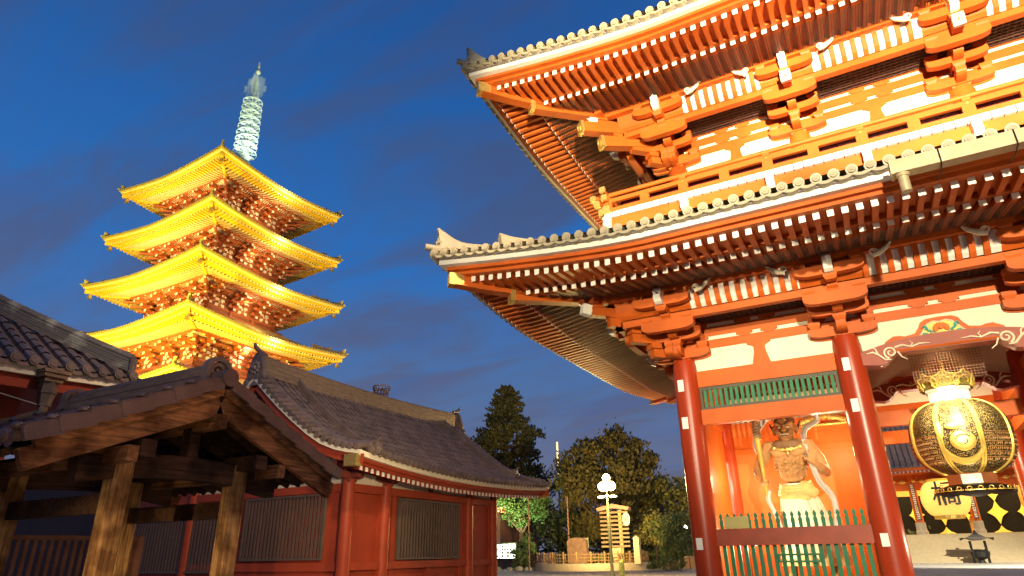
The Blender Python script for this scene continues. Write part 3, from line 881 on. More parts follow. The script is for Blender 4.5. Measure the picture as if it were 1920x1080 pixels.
for (a, b) in zip(GX[1:-1], GX[2:]):
    M.box(a + .3, b - .3, GY[1] - .03, GY[1] + .03, 6.3, 8.2)
M.build('inner_gable_plaster', PLASTER, gate)

# --- statue bay front: lattice transom and rails
def statue_bay(a, b, y):
    part('cross_beam', RED, a + .34, b - .34, y - .12, y + .14, 5.02, 5.46)
    part('cross_beam', REDD, a + .34, b - .34, y - .16, y + .12, 1.62, 2.06)
    M = MB()
    z0, z1 = 5.465, 6.155
    M.box(a + .36, b - .36, y - .06, y + .06, z0, z0 + .08); M.box(a + .36, b - .36, y - .06, y + .06, z1 - .09, z1)
    M.box(a + .36, a + .45, y - .055, y + .055, z0 + .08, z1 - .09); M.box(b - .45, b - .36, y - .055, y + .055, z0 + .08, z1 - .09)
    lw = M.build('transom_lattice', mat('dark_green_frame', (.06, .055, .03), .6), gate)
    M = MB(); n = 24
    for i in range(n):
        x = a + .53 + (b - a - 1.06) * i / (n - 1)
        M.box(x - .045, x + .045, y - .04, y + .03, z0 + .08, z1 - .09)
    M.build('green_bars', GREEN, lw)
statue_bay(GX[0], GX[1], GY[0])
statue_bay(GX[4], GX[5], GY[0])

# --- upper storey
UX0, UX1, UY0, UY1 = -4.25, 18.75, 20.5, 28.4
UF = fourframes(UX0, UX1, UY0, UY1)
DZ = 7.25
uc = [0, 4.12, 8.70, 14.3, 18.88, 23.0]
uw = [0, 3.95, 7.9]
for F, cols in zip(UF, (uc, uw, uw, uc)):
    wallband(F, cols, DZ, gate)
    shirin(F, cols, DZ, gate)
    for c in cols:
        bracket(F, c, DZ, gate, tail=(0 < c < F.L))
        M = MB(); p = F(c, 0, 0)
        M.lathe([(.34, 10.8), (.34, DZ + 6.9), (.30, DZ + 7.1)], (p[0], p[1], 0), 24); M.build('upper_pillar', RED, gate, smooth='auto')
    M = MB(); fbox(M, F, 0, F.L, -.1, -.04, 10.8, DZ + 6.3); fbox(M, F, 0, F.L, -.05, .03, 12.9, 13.1); M.build('upper_wall', mat('shaded_red_wall', (.12, .018, .010), .4), gate)  # shade behind the balcony rail put into the wall's red
    corner_arms(F, DZ, gate, True)
EU = Eave(UF, 5.70, 16.33, .85, 6.6, ex=1.35)
build_roof(gate, EU, mats, 'upper_roof', 21.5, -3.0)
birdnet(EU, gate)
M = MB(); M.box(-1.0, 15.5, 24.0, 24.9, 20.6, 22.6); M.build('main_ridge', TILE, gate)

# --- balcony
bal_o = 2.05   # outward from the upper wall (rail line)
BM = MB(); BW = MB(); BR = MB(); BD = MB(); BG = MB(); BK = MB(); BI = MB()
for F in UF:
    o = bal_o; s0, s1 = -o, F.L + o
    fbox(BM, F, s0 - .10, s1 + .10, 0, o + .04, 11.20, 11.86)       # skirt board below the floor edge
    fbox(BM, F, s0 - .2, s1 + .2, o - .12, o + .10, 12.085, 12.24)    # ground rail
    fbox(BM, F, s0 - .35, s1 + .35, o - .06, o + .06, 12.48, 12.62)  # middle rail
    BR.tube([F(s0 - .5, o, 12.79), F(s1 + .5, o, 12.79)], .075, 10)
    n = int((s1 - s0) / 1.24); st = (s1 - s0) / n
    for i in range(n + 1):
        s = s0 + i * st
        fbox(BM, F, s - .15, s + .15, o - .07, o + .07, 12.24, 12.48)
        if i % 2 == 0:
            fbox(BM, F, s - .10, s + .10, o - .085, o + .085, 12.62, 12.73)
        if i % 2 == 0:
            M = BK
            M.tube([F(s, o + .05, 12.55), F(s, o + .075, 12.55)], .03, 8)
            # bracket and white nose under the floor
            nose(BW, F, s + .0, o + .06, 11.42, .22)
        elif True:
            pass
    fbox(BI, F, s0 + .4, s1 - .4, o - .36, o - .32, 12.05, 12.70)  # added dark board standing in for shade behind the rail openings
    # white end-grain tiles of the floor boards
    nb = int((s1 - s0 + .2) / .27); sb = (s1 - s0 + .2) / nb
    for i in range(nb):
        a = s0 - .1 + i * sb
        fbox(BW, F, a + .014, a + sb - .014, o - .1, o + .13, 11.88, 12.075)
    fbox(BD, F, s0, s1, 0, o, 11.87, 11.99)
    fbox(BD, F, s0, s1, o - .11, o + .115, 11.885, 12.07)
    # scroll carvings along the roof line
    for i in range(n):
        s = s0 + (i + .5) * st
        poly = [(s - .45, 11.12), (s - .30, 11.24), (s, 11.30), (s + .30, 11.24), (s + .45, 11.12), (s + .45, 11.02), (s - .45, 11.02)]
        fpoly(BW, F, poly, o + .1, o + .2)
        curl(BW, F(s + .52, o + .16, 11.24), F.U(), (0, 0, 1), F.Nn(), .08, .022)
    # gold fittings on the crossing rail ends
    for sg, s in ((-1, s0), (1, s1)):
        for (z, r) in ((12.79, .10), (12.55, .10), (12.16, .13)):
            q = s + sg * (.5 if z > 12.7 else .38 if z > 12.4 else .22)
            fbox(BG, F, q - .10, q + .02 if sg > 0 else q + .10, o - r, o + r, z - r, z + r)
balc = BM.build('balcony', RED, gate); BI.build('shade_backing', mat('dark_gloss_red', (.09, .012, .008), .25), balc)
BR.build('top_rail', RED, balc, smooth='auto'); BW.build('white_floor_edge', WHITE, balc); BD.build('floor_boards', REDD, balc)
BG.build('gold_cap', GOLD, balc); BK.build('nail_cover', DGOLD, balc)

# --- rain gutter hung below the lower front eave
M = MB()
gy = 13.93
M.box(1.45, 19.0, gy - .16, gy + .14, 8.62, 8.66); M.box(1.45, 19.0, gy - .16, gy - .13, 8.66, 8.92); M.box(1.45, 19.0, gy + .11, gy + .14, 8.66, 8.92)
M.box(1.42, 1.47, gy - .18, gy + .16, 8.60, 8.94)
gut = M.build('rain_gutter', mat('gutter_metal', (.42, .34, .20), .45, metal=.3), gate)
M = MB(); M.tube([(1.62, gy, 8.62), (1.62, gy, 8.56)], [.15, .12], 14); M.tube([(1.62, gy, 8.56), (1.62, gy, 8.22)], .10, 14); M.build('downspout', MATS['gutter_metal'], gut, smooth='auto')
M = MB()
for i in range(14):
    x = 2.3 + i * 1.25
    M.tube([(x, gy - .17, 8.93), (x, gy - .18, 8.60), (x, gy + .2, 8.58), (x, gy + .9, 8.72)], .014, 5)
M.build('gutter_hanger', IRON, gut)
# ================================================================ GROUND
def stonemat(name, a, b_, bw, bh, mortar=.01, msz=.012, rough=.6):
    m = bpy.data.materials.new(name); m.use_nodes = True
    t = m.node_tree; b = t.nodes['Principled BSDF']
    tcn = N(t, 'ShaderNodeTexCoord')
    br = N(t, 'ShaderNodeTexBrick')
    br.inputs['Color1'].default_value = (*a, 1); br.inputs['Color2'].default_value = (*b_, 1)
    br.inputs['Mortar'].default_value = (a[0] * .5, a[1] * .5, a[2] * .5, 1)
    br.inputs['Scale'].default_value = 1; br.inputs['Mortar Size'].default_value = msz
    br.inputs['Brick Width'].default_value = bw; br.inputs['Row Height'].default_value = bh
    t.links.new(tcn.outputs['Object'], br.inputs['Vector'])
    nz = N(t, 'ShaderNodeTexNoise', inp={'Scale': .5, 'Detail': 6.0})
    t.links.new(tcn.outputs['Object'], nz.inputs['Vector'])
    rp = N(t, 'ShaderNodeValToRGB'); ramp(rp, [(.3, (.7, .7, .7)), (.7, (1.1, 1.1, 1.1))])
    t.links.new(nz.outputs['Fac'], rp.inputs[0])
    mm = N(t, 'ShaderNodeMixRGB', blend_type='MULTIPLY'); mm.inputs[0].default_value = 1
    t.links.new(br.outputs[0], mm.inputs[1]); t.links.new(rp.outputs[0], mm.inputs[2])
    t.links.new(mm.outputs[0], b.inputs['Base Color'])
    b.inputs['Roughness'].default_value = rough
    return m
PAVE = stonemat('stone_paving', (.30, .29, .25), (.36, .34, .29), 1.2, .6)
M = MB(); M.box(-600, 600, -200, 1000, -1.0, 0.0)
struct(M.build('ground', PAVE))

# ================================================================ PAGODA
PCX, PCY = -44.3, 31.2
ORA = mat('pagoda_rafter_flood_tint', (.84, .48, .03), .5, var=.06)  # floodlight glare on vermilion rafters put into this yellow-ochre
ORB = mat('pagoda_base_rafter_flood_tint', (.80, .50, .20), .6, var=.06)  # warm-white lamplight put into the base rafter colour
PRED = mat('pagoda_vermilion', (.46, .105, .02), .5, var=.1)
PGOLD = mat('pagoda_fascia_paint', (.85, .52, .08), .5, var=.05)
PTILE = mat('pagoda_tile', (.50, .36, .12), .5, var=.1)
PCREAM = mat('pagoda_cream_paint', (.84, .72, .45), .6, var=.04)
pag = thing('pagoda', 'five-storied golden floodlit pagoda with a tall ringed metal spire', 'pagoda', (PCX, PCY, 0))
tiers = [(6.36, 30.0, 2.75), (6.62, 25.58, 2.95), (7.0, 21.34, 3.15), (7.42, 17.05, 3.4), (7.9, 12.6, 3.65)]
PSOF = mat('pagoda_soffit_board', (.34, .10, .012), .6)
pm = (ORA, mat('pagoda_rim_flood_tint', (.92, .80, .38), .5, var=.04), PTILE, PGOLD, PGOLD, ORA, ORB, PSOF)  # bright floodlit rim put into the fascia colour
def pag_bracket(M, Cm, F, s, zt):
    """three stepped arms reaching from the wall (o=0) to the purlin (o=1.35) under the rafters; zt = purlin height"""
    for i in range(4):
        o = .25 + i * .36; z = zt - 1.50 + i * .36
        M.add(*[None] * 0) if False else None
        fbox(M, F, s - .09, s + .09, 0, o + .16, z, z + .15)
        w = .42 + .05 * i
        fpoly(M, F, [(s - w, z + .32), (s - w, z + .24), (s - w * .6, z + .17), (s + w * .6, z + .17), (s + w, z + .24), (s + w, z + .32)], o - .07, o + .07)
        for q in (-w + .1, 0, w - .1):
            fbox(M, F, s + q - .11, s + q + .11, o - .11, o + .11, z + .32, z + .42)
        fbox(Cm, F, s - .11, s + .11, o + .16, o + .19, z - .02, z + .17)
        for q in (-w, w):
            fbox(Cm, F, s + q - .012, s + q + .012, o - .065, o + .065, z + .24, z + .31)
    p = F(s, 0, 0)
    # tail rafter
    a = Vector(F(s, .5, zt - .35)); b = Vector(F(s, 1.75, zt - .62)); M.bar(a, b, .14, .18); Cm.bar(b, b + (b - a).normalized() * .02, .13, .17)
for ti, (H, zc, h) in enumerate(tiers):
    fr = fourframes(PCX - h, PCX + h, PCY - h, PCY + h)
    A = .60
    e = Eave(fr, H - h, zc - A - .06, A, H * 1.0, k=.62, sp_r=.30, sp_t=.27, ex=1.5)
    if ti == 0: topz, topo = 33.4, -h + .4
    else:
        topz, topo = e.zE + 2.0, .1
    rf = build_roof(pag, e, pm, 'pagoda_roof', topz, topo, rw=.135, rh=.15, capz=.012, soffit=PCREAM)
    zt = e.zE - .12
    M = MB(); Cm = MB(); Wm = MB()
    zb_ = zt - 2.75
    for F in fr:
        L = F.L
        fbox(Wm, F, 0, L, -.3, -.02, zb_, zt + .3)
        for c in (0, L / 3, 2 * L / 3, L):
            p = F(c, 0, 0); M.lathe([(.15, zb_ - .3), (.15, zt - 1.5)], (p[0], p[1], 0), 10)
            pag_bracket(M, Cm, F, c, zt)
        for c in (L / 6, L / 2, 5 * L / 6):
            for q in (-.24, .24):
                for (za, zb2) in ((-1.44, -1.2), (-1.0, -.8), (-.62, -.44)):
                    fpoly(Cm, F, [(c + q - .19, zt + za), (c + q - .13, zt + zb2), (c + q + .13, zt + zb2), (c + q + .19, zt + za)], -.02, .035)
            fpoly(M, F, [(c - .16, zt - 1.45), (c - .09, zt - 1.2), (c + .09, zt - 1.2), (c + .16, zt - 1.45)], -.02, .05)
            for i in range(3):
                z = zt - 1.18 + i * .38
                fbox(M, F, c - .22, c + .22, -.02, .12 + i * .3, z, z + .14)
                fbox(Cm, F, c - .2, c - .06, .12 + i * .3, .135 + i * .3, z + .02, z + .12)
                fbox(Cm, F, c + .06, c + .2, .12 + i * .3, .135 + i * .3, z + .02, z + .12)
        for z in (zt - 1.62, zt - 1.14, zt - .76, zt - .4):
            fbox(M, F, -.1, L + .1, -.02, .06, z, z + .13)
        fbox(M, F, -1.35, L + 1.35, 1.28, 1.42, zt - .1, zt + .08)
        fbox(M, F, -.85, L + .85, .78, .90, zt - .42, zt - .28)
        # sloping ribbed cove between wall and purlin
        Cm.grid([[F(-.3, .1, zt - .34), F(L + .3, .1, zt - .34)], [F(-1.2, 1.27, zt + .04), F(L + 1.2, 1.27, zt + .04)]])
        n = int(L / .2)
        for i in range(n):
            s = i * .2 + .1
            M.bar(F(s, .1, zt - .37), F(s, 1.27, zt + .01), .06, .06)
        # balcony rail above the roof below
        fbox(M, F, -.55, L + .55, .42, .50, zb_ + .62, zb_ + .68); fbox(M, F, -.6, L + .6, .42, .50, zb_ + .42, zb_ + .46); fbox(M, F, -.65, L + .65, 0, .52, zb_ + .16, zb_ + .26)
        for i in range(9):
            s = -.5 + (L + 1) * i / 8; fbox(M, F, s - .05, s + .05, .42, .50, zb_ + .2, zb_ + .66)
        # corner diagonal arms
        d = (F.Nn() - F.U()).normalized(); b = Vector(F(0, 0, 0)); up = Vector((0, 0, 1))
        for i in range(4):
            z = zt - 1.42 + i * .36; M.bar(b + up * z, b + d * (.7 + i * .55) + up * z, .18, .16)
            Cm.bar(b + d * (.7 + i * .55) + up * z, b + d * (.72 + i * .55) + up * z, .18, .15)
    M.build('timber_frame', PRED, pag); 
    Cm.build('cream_ends', PCREAM, pag)
    Wm.build('storey_wall', mat('pagoda_wall', (.30, .085, .025), .7, var=.4, scale=1.1, coord='Object'), pag)
    for F in fr:      # wind bells
        d = (F.Nn() - F.U()).normalized(); q = Vector(F(0, 0, 0)) + d * ((H - h) * 1.414 - .75)
        z = zc - .62
        M = MB(); M.lathe([(.02, .0), (.14, -.08), (.16, -.26), (.19, -.34), (.03, -.33)], (q.x, q.y, z - .12), 8); M.tube([(q.x, q.y, z + .15), (q.x, q.y, z - .12)], .02, 5)
        M.build('wind_bell', GOLD, pag)
# base storey
M = MB(); M.box(PCX - 3.9, PCX + 3.9, PCY - 3.9, PCY + 3.9, 5, 10); M.build('storey_wall', MATS['pagoda_wall'], pag)
M = MB(); M.box(PCX - 9.5, PCX + 9.5, PCY - 9.5, PCY + 9.5, 0, 5); M.build('stone_base', STONE, pag)
# spire
SPX, SPY = PCX + .12, PCY
SPM = mat('spire_bronze', (.55, .62, .50), .5, metal=0, var=.2)
M = MB()
M.lathe([(1.0, 33.0), (1.0, 33.5), (.75, 33.5), (.75, 33.7), (.72, 34.0), (.45, 34.3), (.22, 34.4), (.5, 34.55), (.6, 34.75), (.2, 34.8), (.16, 41.2), (.09, 43.8), (.05, 44.0), (.05, 44.6)], (SPX, SPY, 0), 14)
M.ell((SPX, SPY, 44.25), (.26, .26, .28), 12); M.lathe([(.10, 44.5), (.13, 44.75), (.03, 45.5)], (SPX, SPY, 0), 8)
sp = M.build('spire', SPM, pag, smooth='auto')
for i in range(9):
    z = 35.1 + i * .70; r = 1.02 - .018 * i
    M = MB()
    n = 28
    M.lathe([(r, z - .06), (r, z + .06), (r - .04, z + .06), (r - .04, z - .06)], (SPX, SPY, 0), n, ring=True)
    for j in range(8):
        a = j / 8 * 2 * PI
        M.bar((SPX + .15 * math.cos(a), SPY + .15 * math.sin(a), z), (SPX + (r - .02) * math.cos(a), SPY + (r - .02) * math.sin(a), z), .07, .08)
        a2 = a + PI / 8
        pts = [(SPX + rr * math.cos(a2 + da), SPY + rr * math.sin(a2 + da), z) for rr, da in ((r - .03, -.3), (r * .62, -.12), (r * .62, .12), (r - .03, .3))]
        M.tube(pts, .03, 4)
    M.lathe([(.22, z - .12), (.26, z), (.22, z + .12)], (SPX, SPY, 0), 10)
    M.build('spire_ring', SPM, sp)
M = MB()   # openwork flame fins
for j in range(4):
    a = j / 4 * 2 * PI + .5
    d = Vector((math.cos(a), math.sin(a), 0))
    for iz in range(11):
        z = 41.4 + iz * .22; wmax = .95 * (1 - abs(iz - 4) * .055)
        for ir in range(4):
            rr = .16 + ir * .24
            if rr > wmax: continue
            c = Vector((SPX, SPY, z)) + d * (rr + .06 * (iz % 2))
            M.tube([c + d * .11 * math.cos(t) + Vector((0, 0, .10 * math.sin(t))) for t in [k_ / 6 * 2 * PI for k_ in range(6)]], .017, 4)
M.build('flame_fins', SPM, sp)

# ================================================================ RED HALL (left, along the plaza)
hall = thing('temple_hall', 'low red hall with a curved grey tiled roof and barred windows beside the plaza', 'hall', (-21, 24, 0))
HX, HY0, HY1 = -16.9, 18.25, 28.6
ex = -15.35; rx = -21.2
prof = [(0, 4.97), (.6, 5.06), (1.2, 5.20), (1.9, 5.46), (2.6, 5.86), (3.4, 6.40), (4.2, 6.98), (5.0, 7.62), (5.85, 8.35)]   # run inward from the eave edge, height
YA, YB = 17.15, 31.7
def hl(y):   # eave lift toward both ends
    t = (y - YA) / (YB - YA)
    return .42 * (2 * t - 1) ** 2 - .42 if t < .5 else .26 * (2 * t - 1) ** 2 - .42
def hz(i, y, off=0):
    r, z = prof[i]
    return z + hl(y) * (1 - r / 5.85) ** 1.3 + off
M = MB()
ny = 24
for sg in (1, -1):
    rows = []
    for i, (r, z) in enumerate(prof):
        rows.append([((rx + sg * (5.85 - r)), YA + (YB - YA) * j / ny, hz(i, YA + (YB - YA) * j / ny)) for j in range(ny + 1)])
    M.grid(rows)
hroof = M.build('tiled_roof', GTILE, hall, smooth=True)
M = MB(); nrow = 44
for sg in (1, -1):
    for j in range(nrow):
        y = YA + .45 + (YB - YA - .9) * j / (nrow - 1)
        # overlapping cover tiles: slightly conical pieces along the slope
        pts = [Vector((rx + sg * (5.85 - r), y, hz(i, y, .03))) for i, (r, z) in enumerate(prof)]
        if sg == 1:
            for a, b in zip(pts[:-1], pts[1:]):
                nseg = 2
                for q in range(nseg):
                    p0 = a + (b - a) * q / nseg; p1 = a + (b - a) * (q + 1) / nseg
                    M.tube([p0 + Vector((0, 0, .012)), p1], [.100, .084], 7, cap=False)
            p = pts[0]
            M.tube([p + Vector((.10, 0, 0)), p + Vector((-.05, 0, .01))], .112, 10)
            M.tube([p + Vector((.12, 0, 0)), p + Vector((.10, 0, 0))], .07, 8)
        else:
            M.tube(pts, .09, 5, cap=False)
    for j in range(nrow - 1):
        y0 = YA + .45 + (YB - YA - .9) * j / (nrow - 1); y1 = YA + .45 + (YB - YA - .9) * (j + 1) / (nrow - 1)
        if sg == 1:
            row1 = []; row2 = []; row0 = []
            for q in range(6):
                y = y0 + (y1 - y0) * q / 5; zz = hz(0, y) - .09 * math.sin(PI * q / 5)
                row1.append((ex + .06, y, zz + .03)); row2.append((ex + .06, y, zz - .05)); row0.append((ex - .3, y, zz + .06))
            M.grid([row0, row1, row2])
M.build('cover_tiles', GTILE, hroof, smooth='auto')
# verge tiles at both gables
for yv, dr in ((YA, -1), (YB, 1)):
    M = MB()
    for sg in (1, -1):
        tot = 0
        for a, b in zip(range(len(prof) - 1), range(1, len(prof))):
            (r0, _), (r1, _) = prof[a], prof[b]
            n = max(1, round(math.hypot(r1 - r0, prof[b][1] - prof[a][1]) / .34))
            for q in range(n):
                t = (q + .5) / n; r = r0 + (r1 - r0) * t; z = hz(a, yv) + (hz(b, yv) - hz(a, yv)) * t
                x = rx + sg * (5.85 - r)
                M.tube([(x, yv + dr * .12, z + .02), (x, yv - dr * .42, z + .10)], [.125, .105], 9)
            # rounded verge spine
        pts = [Vector((rx + sg * (5.85 - r), yv - dr * .45, hz(i, yv, .14))) for i, (r, z) in enumerate(prof)]
        M.tube(pts, .13, 8)
    M.build('verge_tiles', GTILE, hroof, smooth='auto')
def stackridge(pts, w, h, layers, mat_, parent, name='stacked_ridge', cap=.09, gap=.018):
    """ridge of stacked flat tiles following pts (list of Vector, bottom line)"""
    M = MB()
    up = Vector((0, 0, 1))
    for a, b in zip(pts[:-1], pts[1:]):
        lh = h / layers
        for l in range(layers):
            ww = w * (1 - .05 * l) + (.03 if l % 2 == 0 else 0)
            M.bar(a + up * (lh * (l + .5)), b + up * (lh * (l + .5)), ww, lh - gap * .4)
    M.tube([p + up * (h + cap * .4) for p in pts], cap, 8)
    return M.build(name, mat_, parent)
n = 12
pts = []
for i in range(n + 1):
    t = i / n; y = YA + .1 + (YB - YA - .2) * t
    pts.append(Vector((rx, y, 8.15 + .20 * (2 * t - 1) ** 2)))
stackridge(pts, .50, .72, 8, RIDGE, hroof, 'main_ridge', .11)
for y, dr in ((YA + .1, -1), (YB - .1, 1)):   # ridge-end ornaments
    M = MB()
    poly = [(-.42, -.45), (-.46, .1), (-.34, .45), (-.22, .78), (-.10, .92), (.10, .92), (.22, .78), (.34, .45), (.46, .1), (.42, -.45)]
    M.prism(poly, (rx, y, 8.35), (1, 0, 0), (0, 0, 1), (0, dr * .16, 0))
    for q in range(9):
        a = q / 9 * 2 * PI
        M.ell((rx + .20 * math.cos(a), y + dr * .2, 8.62 + .2 * math.sin(a)), (.09, .07, .09), 6)
    M.ell((rx, y + dr * .22, 8.62), (.12, .1, .12), 6)
    for s_ in (-1, 1): curl(M, (rx + s_ * .32, y + dr * .12, 8.12), (s_, 0, 0), (0, 0, 1), (0, 1, 0), .2, .07)
    # upturned horn tile
    M.tube([(rx, y - dr * .3, 9.25), (rx, y + dr * .05, 9.32), (rx, y + dr * .28, 9.45), (rx, y + dr * .36, 9.62)], [.09, .10, .09, .05], 8)
    M.build('ridge_ornament', GTILE, hroof, smooth='auto')
for y in (19.25, 30.2):
    pts = [Vector((rx + (5.85 - r), y, hz(i, y, .03))) for i, (r, z) in enumerate(prof)][2:]
    dr = stackridge(pts, .24, .28, 4, GTILE, hroof, 'descending_ridge', .075)
    M = MB(); p = pts[0]
    M.prism([(-.20, -.12), (-.22, .25), (-.1, .45), (.1, .45), (.22, .25), (.20, -.12)], (p.x + .04, p.y, p.z), (0, 1, 0), (0, 0, 1), (.12, 0, 0))
    M.ell((p.x + .18, p.y, p.z + .2), (.07, .12, .12), 8)
    M.tube([(p.x - .25, p.y, p.z + .48), (p.x + .05, p.y, p.z + .46), (p.x + .26, p.y, p.z + .60)], [.07, .075, .045], 8)
    M.build('ridge_ornament', GTILE, dr, smooth='auto')
def hsweep(M, dx, z0, z1, th, ya=YA - .05, yb=YB + .05, n=30):
    rows = []
    for i in range(n + 1):
        y = ya + (yb - ya) * i / n; z = hz(0, min(max(y, YA), YB))
        rows.append([(ex - dx, y, z + z0), (ex - dx - th, y, z + z0), (ex - dx - th, y, z + z1), (ex - dx, y, z + z1)])
    vs = [p for r in rows for p in r]; fs = []
    for i in range(n):
        a = i * 4; b = a + 4
        for j in range(4): fs.append((a + j, a + (j + 1) % 4, b + (j + 1) % 4, b + j))
    fs += [(0, 1, 2, 3), (n * 4, n * 4 + 1, n * 4 + 2, n * 4 + 3)]
    M.add(vs, fs)
M = MB(); hsweep(M, .05, -.25, -.07, .22)
for yv, dr in ((YA, -1), (YB, 1)):
    for sg in (1, -1):
        for i in range(len(prof) - 1):
            a = Vector((rx + sg * (5.85 - prof[i][0]), yv + dr * .02, hz(i, yv, -.14))); b = Vector((rx + sg * (5.85 - prof[i + 1][0]), yv + dr * .02, hz(i + 1, yv, -.14)))
            M.bar(a, b, .10, .13)
M.build('white_fascia', PLASTER, hroof)
M = MB(); hsweep(M, .20, -.38, -.25, .12); hsweep(M, .32, -.48, -.33, .3)
for yv, dr in ((YA, -1), (YB, 1)):
    for sg in (1, -1):
        for i in range(len(prof) - 1):
            a = Vector((rx + sg * (5.85 - prof[i][0]), yv - dr * .08, hz(i, yv, -.36))); b = Vector((rx + sg * (5.85 - prof[i + 1][0]), yv - dr * .08, hz(i + 1, yv, -.36)))
            M.bar(a, b, .10, .32)
# soffit
M.grid([[(ex - .3, YA, 4.62), (ex - .3, 24.4, 4.22), (ex - .3, YB, 4.47)], [(HX - .3, YA, 5.0), (HX - .3, 24.4, 4.75), (HX - .3, YB, 4.9)]])
M.build('eave_board', HALLRED, hroof)
MR = MB(); MC = MB(); n = 46
for j in range(n):
    y = YA + .5 + (YB - YA - 1.0) * j / (n - 1); z = hz(0, y) - .55
    MR.bar((HX + .05, y, z + .22), (ex - .42, y, z), .11, .13)
    MC.bar((ex - .43, y, z), (ex - .40, y, z), .125, .145)
MR.build('rafters', HALLRED, hroof); MC.build('rafter_end_caps', WHITE, hroof)
M = MB()
for yv, dr in ((YA, -1), (YB, 1)):
    z = hz(0, yv)
    M.box(ex - .62, ex - .09, min(yv + dr * .16, yv), max(yv + dr * .16, yv), z - .60, z - .20)
    M.box(ex - .36, ex - .06, yv - .1, yv + .1, z - .62, z - .21)
M.build('gold_fitting', DGOLD, hroof)
# walls
colsY = [18.33, 20.4, 26.33, 28.5]
M = MB()
M.box(-31, HX - .06, HY0 + .05, HY1 - .1, 0, 4.9)
M.build('wall', HALLRED, hall)
for x, y in [(HX, y) for y in colsY] + [(x, HY0 + .08) for x in (-22.6, -25.3)]:
    M = MB(); M.lathe([(.235, 0), (.235, 4.1)], (x, y, 0), 20); M.build('pillar', HALLRED, hall, smooth='auto')
M = MB(); M.box(-46, -31.02, 19.5, 25, 0, 5.2); M.build('dark_backdrop', mat('backdrop_dark', (.05, .018, .012), .7), hall)  # added dark box that blacks out the background behind the fence
M = MB()
M.box(HX - .12, HX + .13, colsY[0], colsY[-1], 3.68, 3.97); M.box(HX - .10, HX + .10, colsY[0], colsY[-1], 1.07, 1.33); M.box(HX - .10, HX + .09, colsY[0], colsY[-1], 0, .25)
M.box(-25.3, HX, HY0 - .04, HY0 + .2, 3.70, 3.98); M.box(-25.3, HX, HY0 - .03, HY0 + .2, 1.05, 1.33)
for a, b in zip(colsY[:-1], colsY[1:]):   # recessed panel framing
    for y in (a + .26, b - .26): M.box(HX - .08, HX + .05, y - .06, y + .06, .25, 3.68)
for y in (20.95, 25.75): M.box(HX - .08, HX + .04, y - .12, y + .12, .25, 3.68)
M.box(HX - .08, HX + .05, 23.2, 23.45, .25, 1.07)
M.build('wall_rail', HALLRED, hall)
M = MB(); M.box(HX - .1, HX + .02, colsY[0], colsY[-1], 3.97, 4.85); M.box(-25, HX, HY0 + .0, HY0 + .1, 3.98, 4.9); M.build('plaster_band', HPLAST, hall)
M = MB()
HB = mat('hall_bracket_paint', (.16, .03, .02), .6)
for F0, cc in ((Frame(HX, 18.33, 0, 1, 1, 0, 10.2), [0, 2.07, 8.0, 10.17]),):
    for c in cc:
        M = MB()
        boat(M, F0, c, .62, 4.12, .26, -.05, .14); blk(M, F0, c, .05, 3.97, .44, .3, .17)
        for q in (-.45, 0, .45): blk(M, F0, c + q, .05, 4.38, .26, .26, .16)
        fbox(M, F0, c - .1, c + .1, 0, .5, 4.15, 4.40); M.build('bracket', HB, hall)
    M = MB(); fbox(M, F0, 4.9, 5.12, 0, .08, 3.97, 4.5); fbox(M, F0, -.9, 13.0, .0, .22, 4.52, 4.68)
M.build('wall_plate', HB, hall)
WFR = mat('window_frame_dark', (.09, .065, .05), .4)
BARM = mat('window_bar_paint', (.10, .062, .045), .45)
def barwindow(parent, F, s0, s1, z0, z1, nb):
    M = MB()
    fbox(M, F, s0, s1, -.02, .09, z0, z0 + .07); fbox(M, F, s0, s1, -.02, .09, z1 - .07, z1)
    fbox(M, F, s0, s0 + .07, -.02, .085, z0 + .07, z1 - .07); fbox(M, F, s1 - .07, s1, -.02, .085, z0 + .07, z1 - .07)
    w = M.build('barred_window', WFR, parent)
    M = MB(); st = (s1 - s0 - .14) / nb
    for i in range(nb):
        s = s0 + .07 + (i + .5) * st
        fbox(M, F, s - st * .24, s + st * .24, -.0, .05, z0 + .07, z1 - .07)
    M.build('window_bars', BARM, w)
    M = MB(); fbox(M, F, s0 + .05, s1 - .05, -.06, -.052, z0 + .05, z1 - .05); M.build('glass', mat('dark_glass', (.015, .012, .012), .12, spec=.6), w)
FE = Frame(HX, 0, 0, 1, 1, 0, 30)
barwindow(hall, FE, 21.2, 25.5, 1.38, 3.64, 22)
FS = Frame(-26, HY0, 1, 0, 0, -1, 9)
barwindow(hall, FS, 4.0, 8.2, 1.42, 3.66, 22)
barwindow(hall, FS, -3.6, 2.6, 1.0, 3.10, 30)
# radio mast pot far behind the roof
pot = thing('mast_basket', 'small round lattice basket on a mast above the hall roof', 'mast', (-42, 49.2, 0))
MBK = mat('mast_paint', (.24, .15, .12), .7)
M = MB(); M.lathe([(.45, 15.9), (.62, 16.15), (.62, 16.2), (.45, 15.95)], (-42, 49.2, 0), 16)
for i in range(16):
    a = i / 16 * 2 * PI; M.tube([(-42 + .62 * math.cos(a), 49.2 + .62 * math.sin(a), 16.15), (-42 + .85 * math.cos(a), 49.2 + .85 * math.sin(a), 17.2)], .05, 4)
for z, r in ((16.2, .66), (16.7, .76), (17.2, .86)): M.lathe([(r, z - .05), (r, z + .05), (r - .06, z + .05), (r - .06, z - .05)], (-42, 49.2, 0), 20, ring=True)
M.build('basket', MBK, pot)
M = MB(); M.tube([(-42, 49.2, 0), (-42, 49.2, 16.0)], [.35, .25], 10); M.build('mast_pole', mat('mast_pole_paint', (.45, .38, .3), .6), pot)

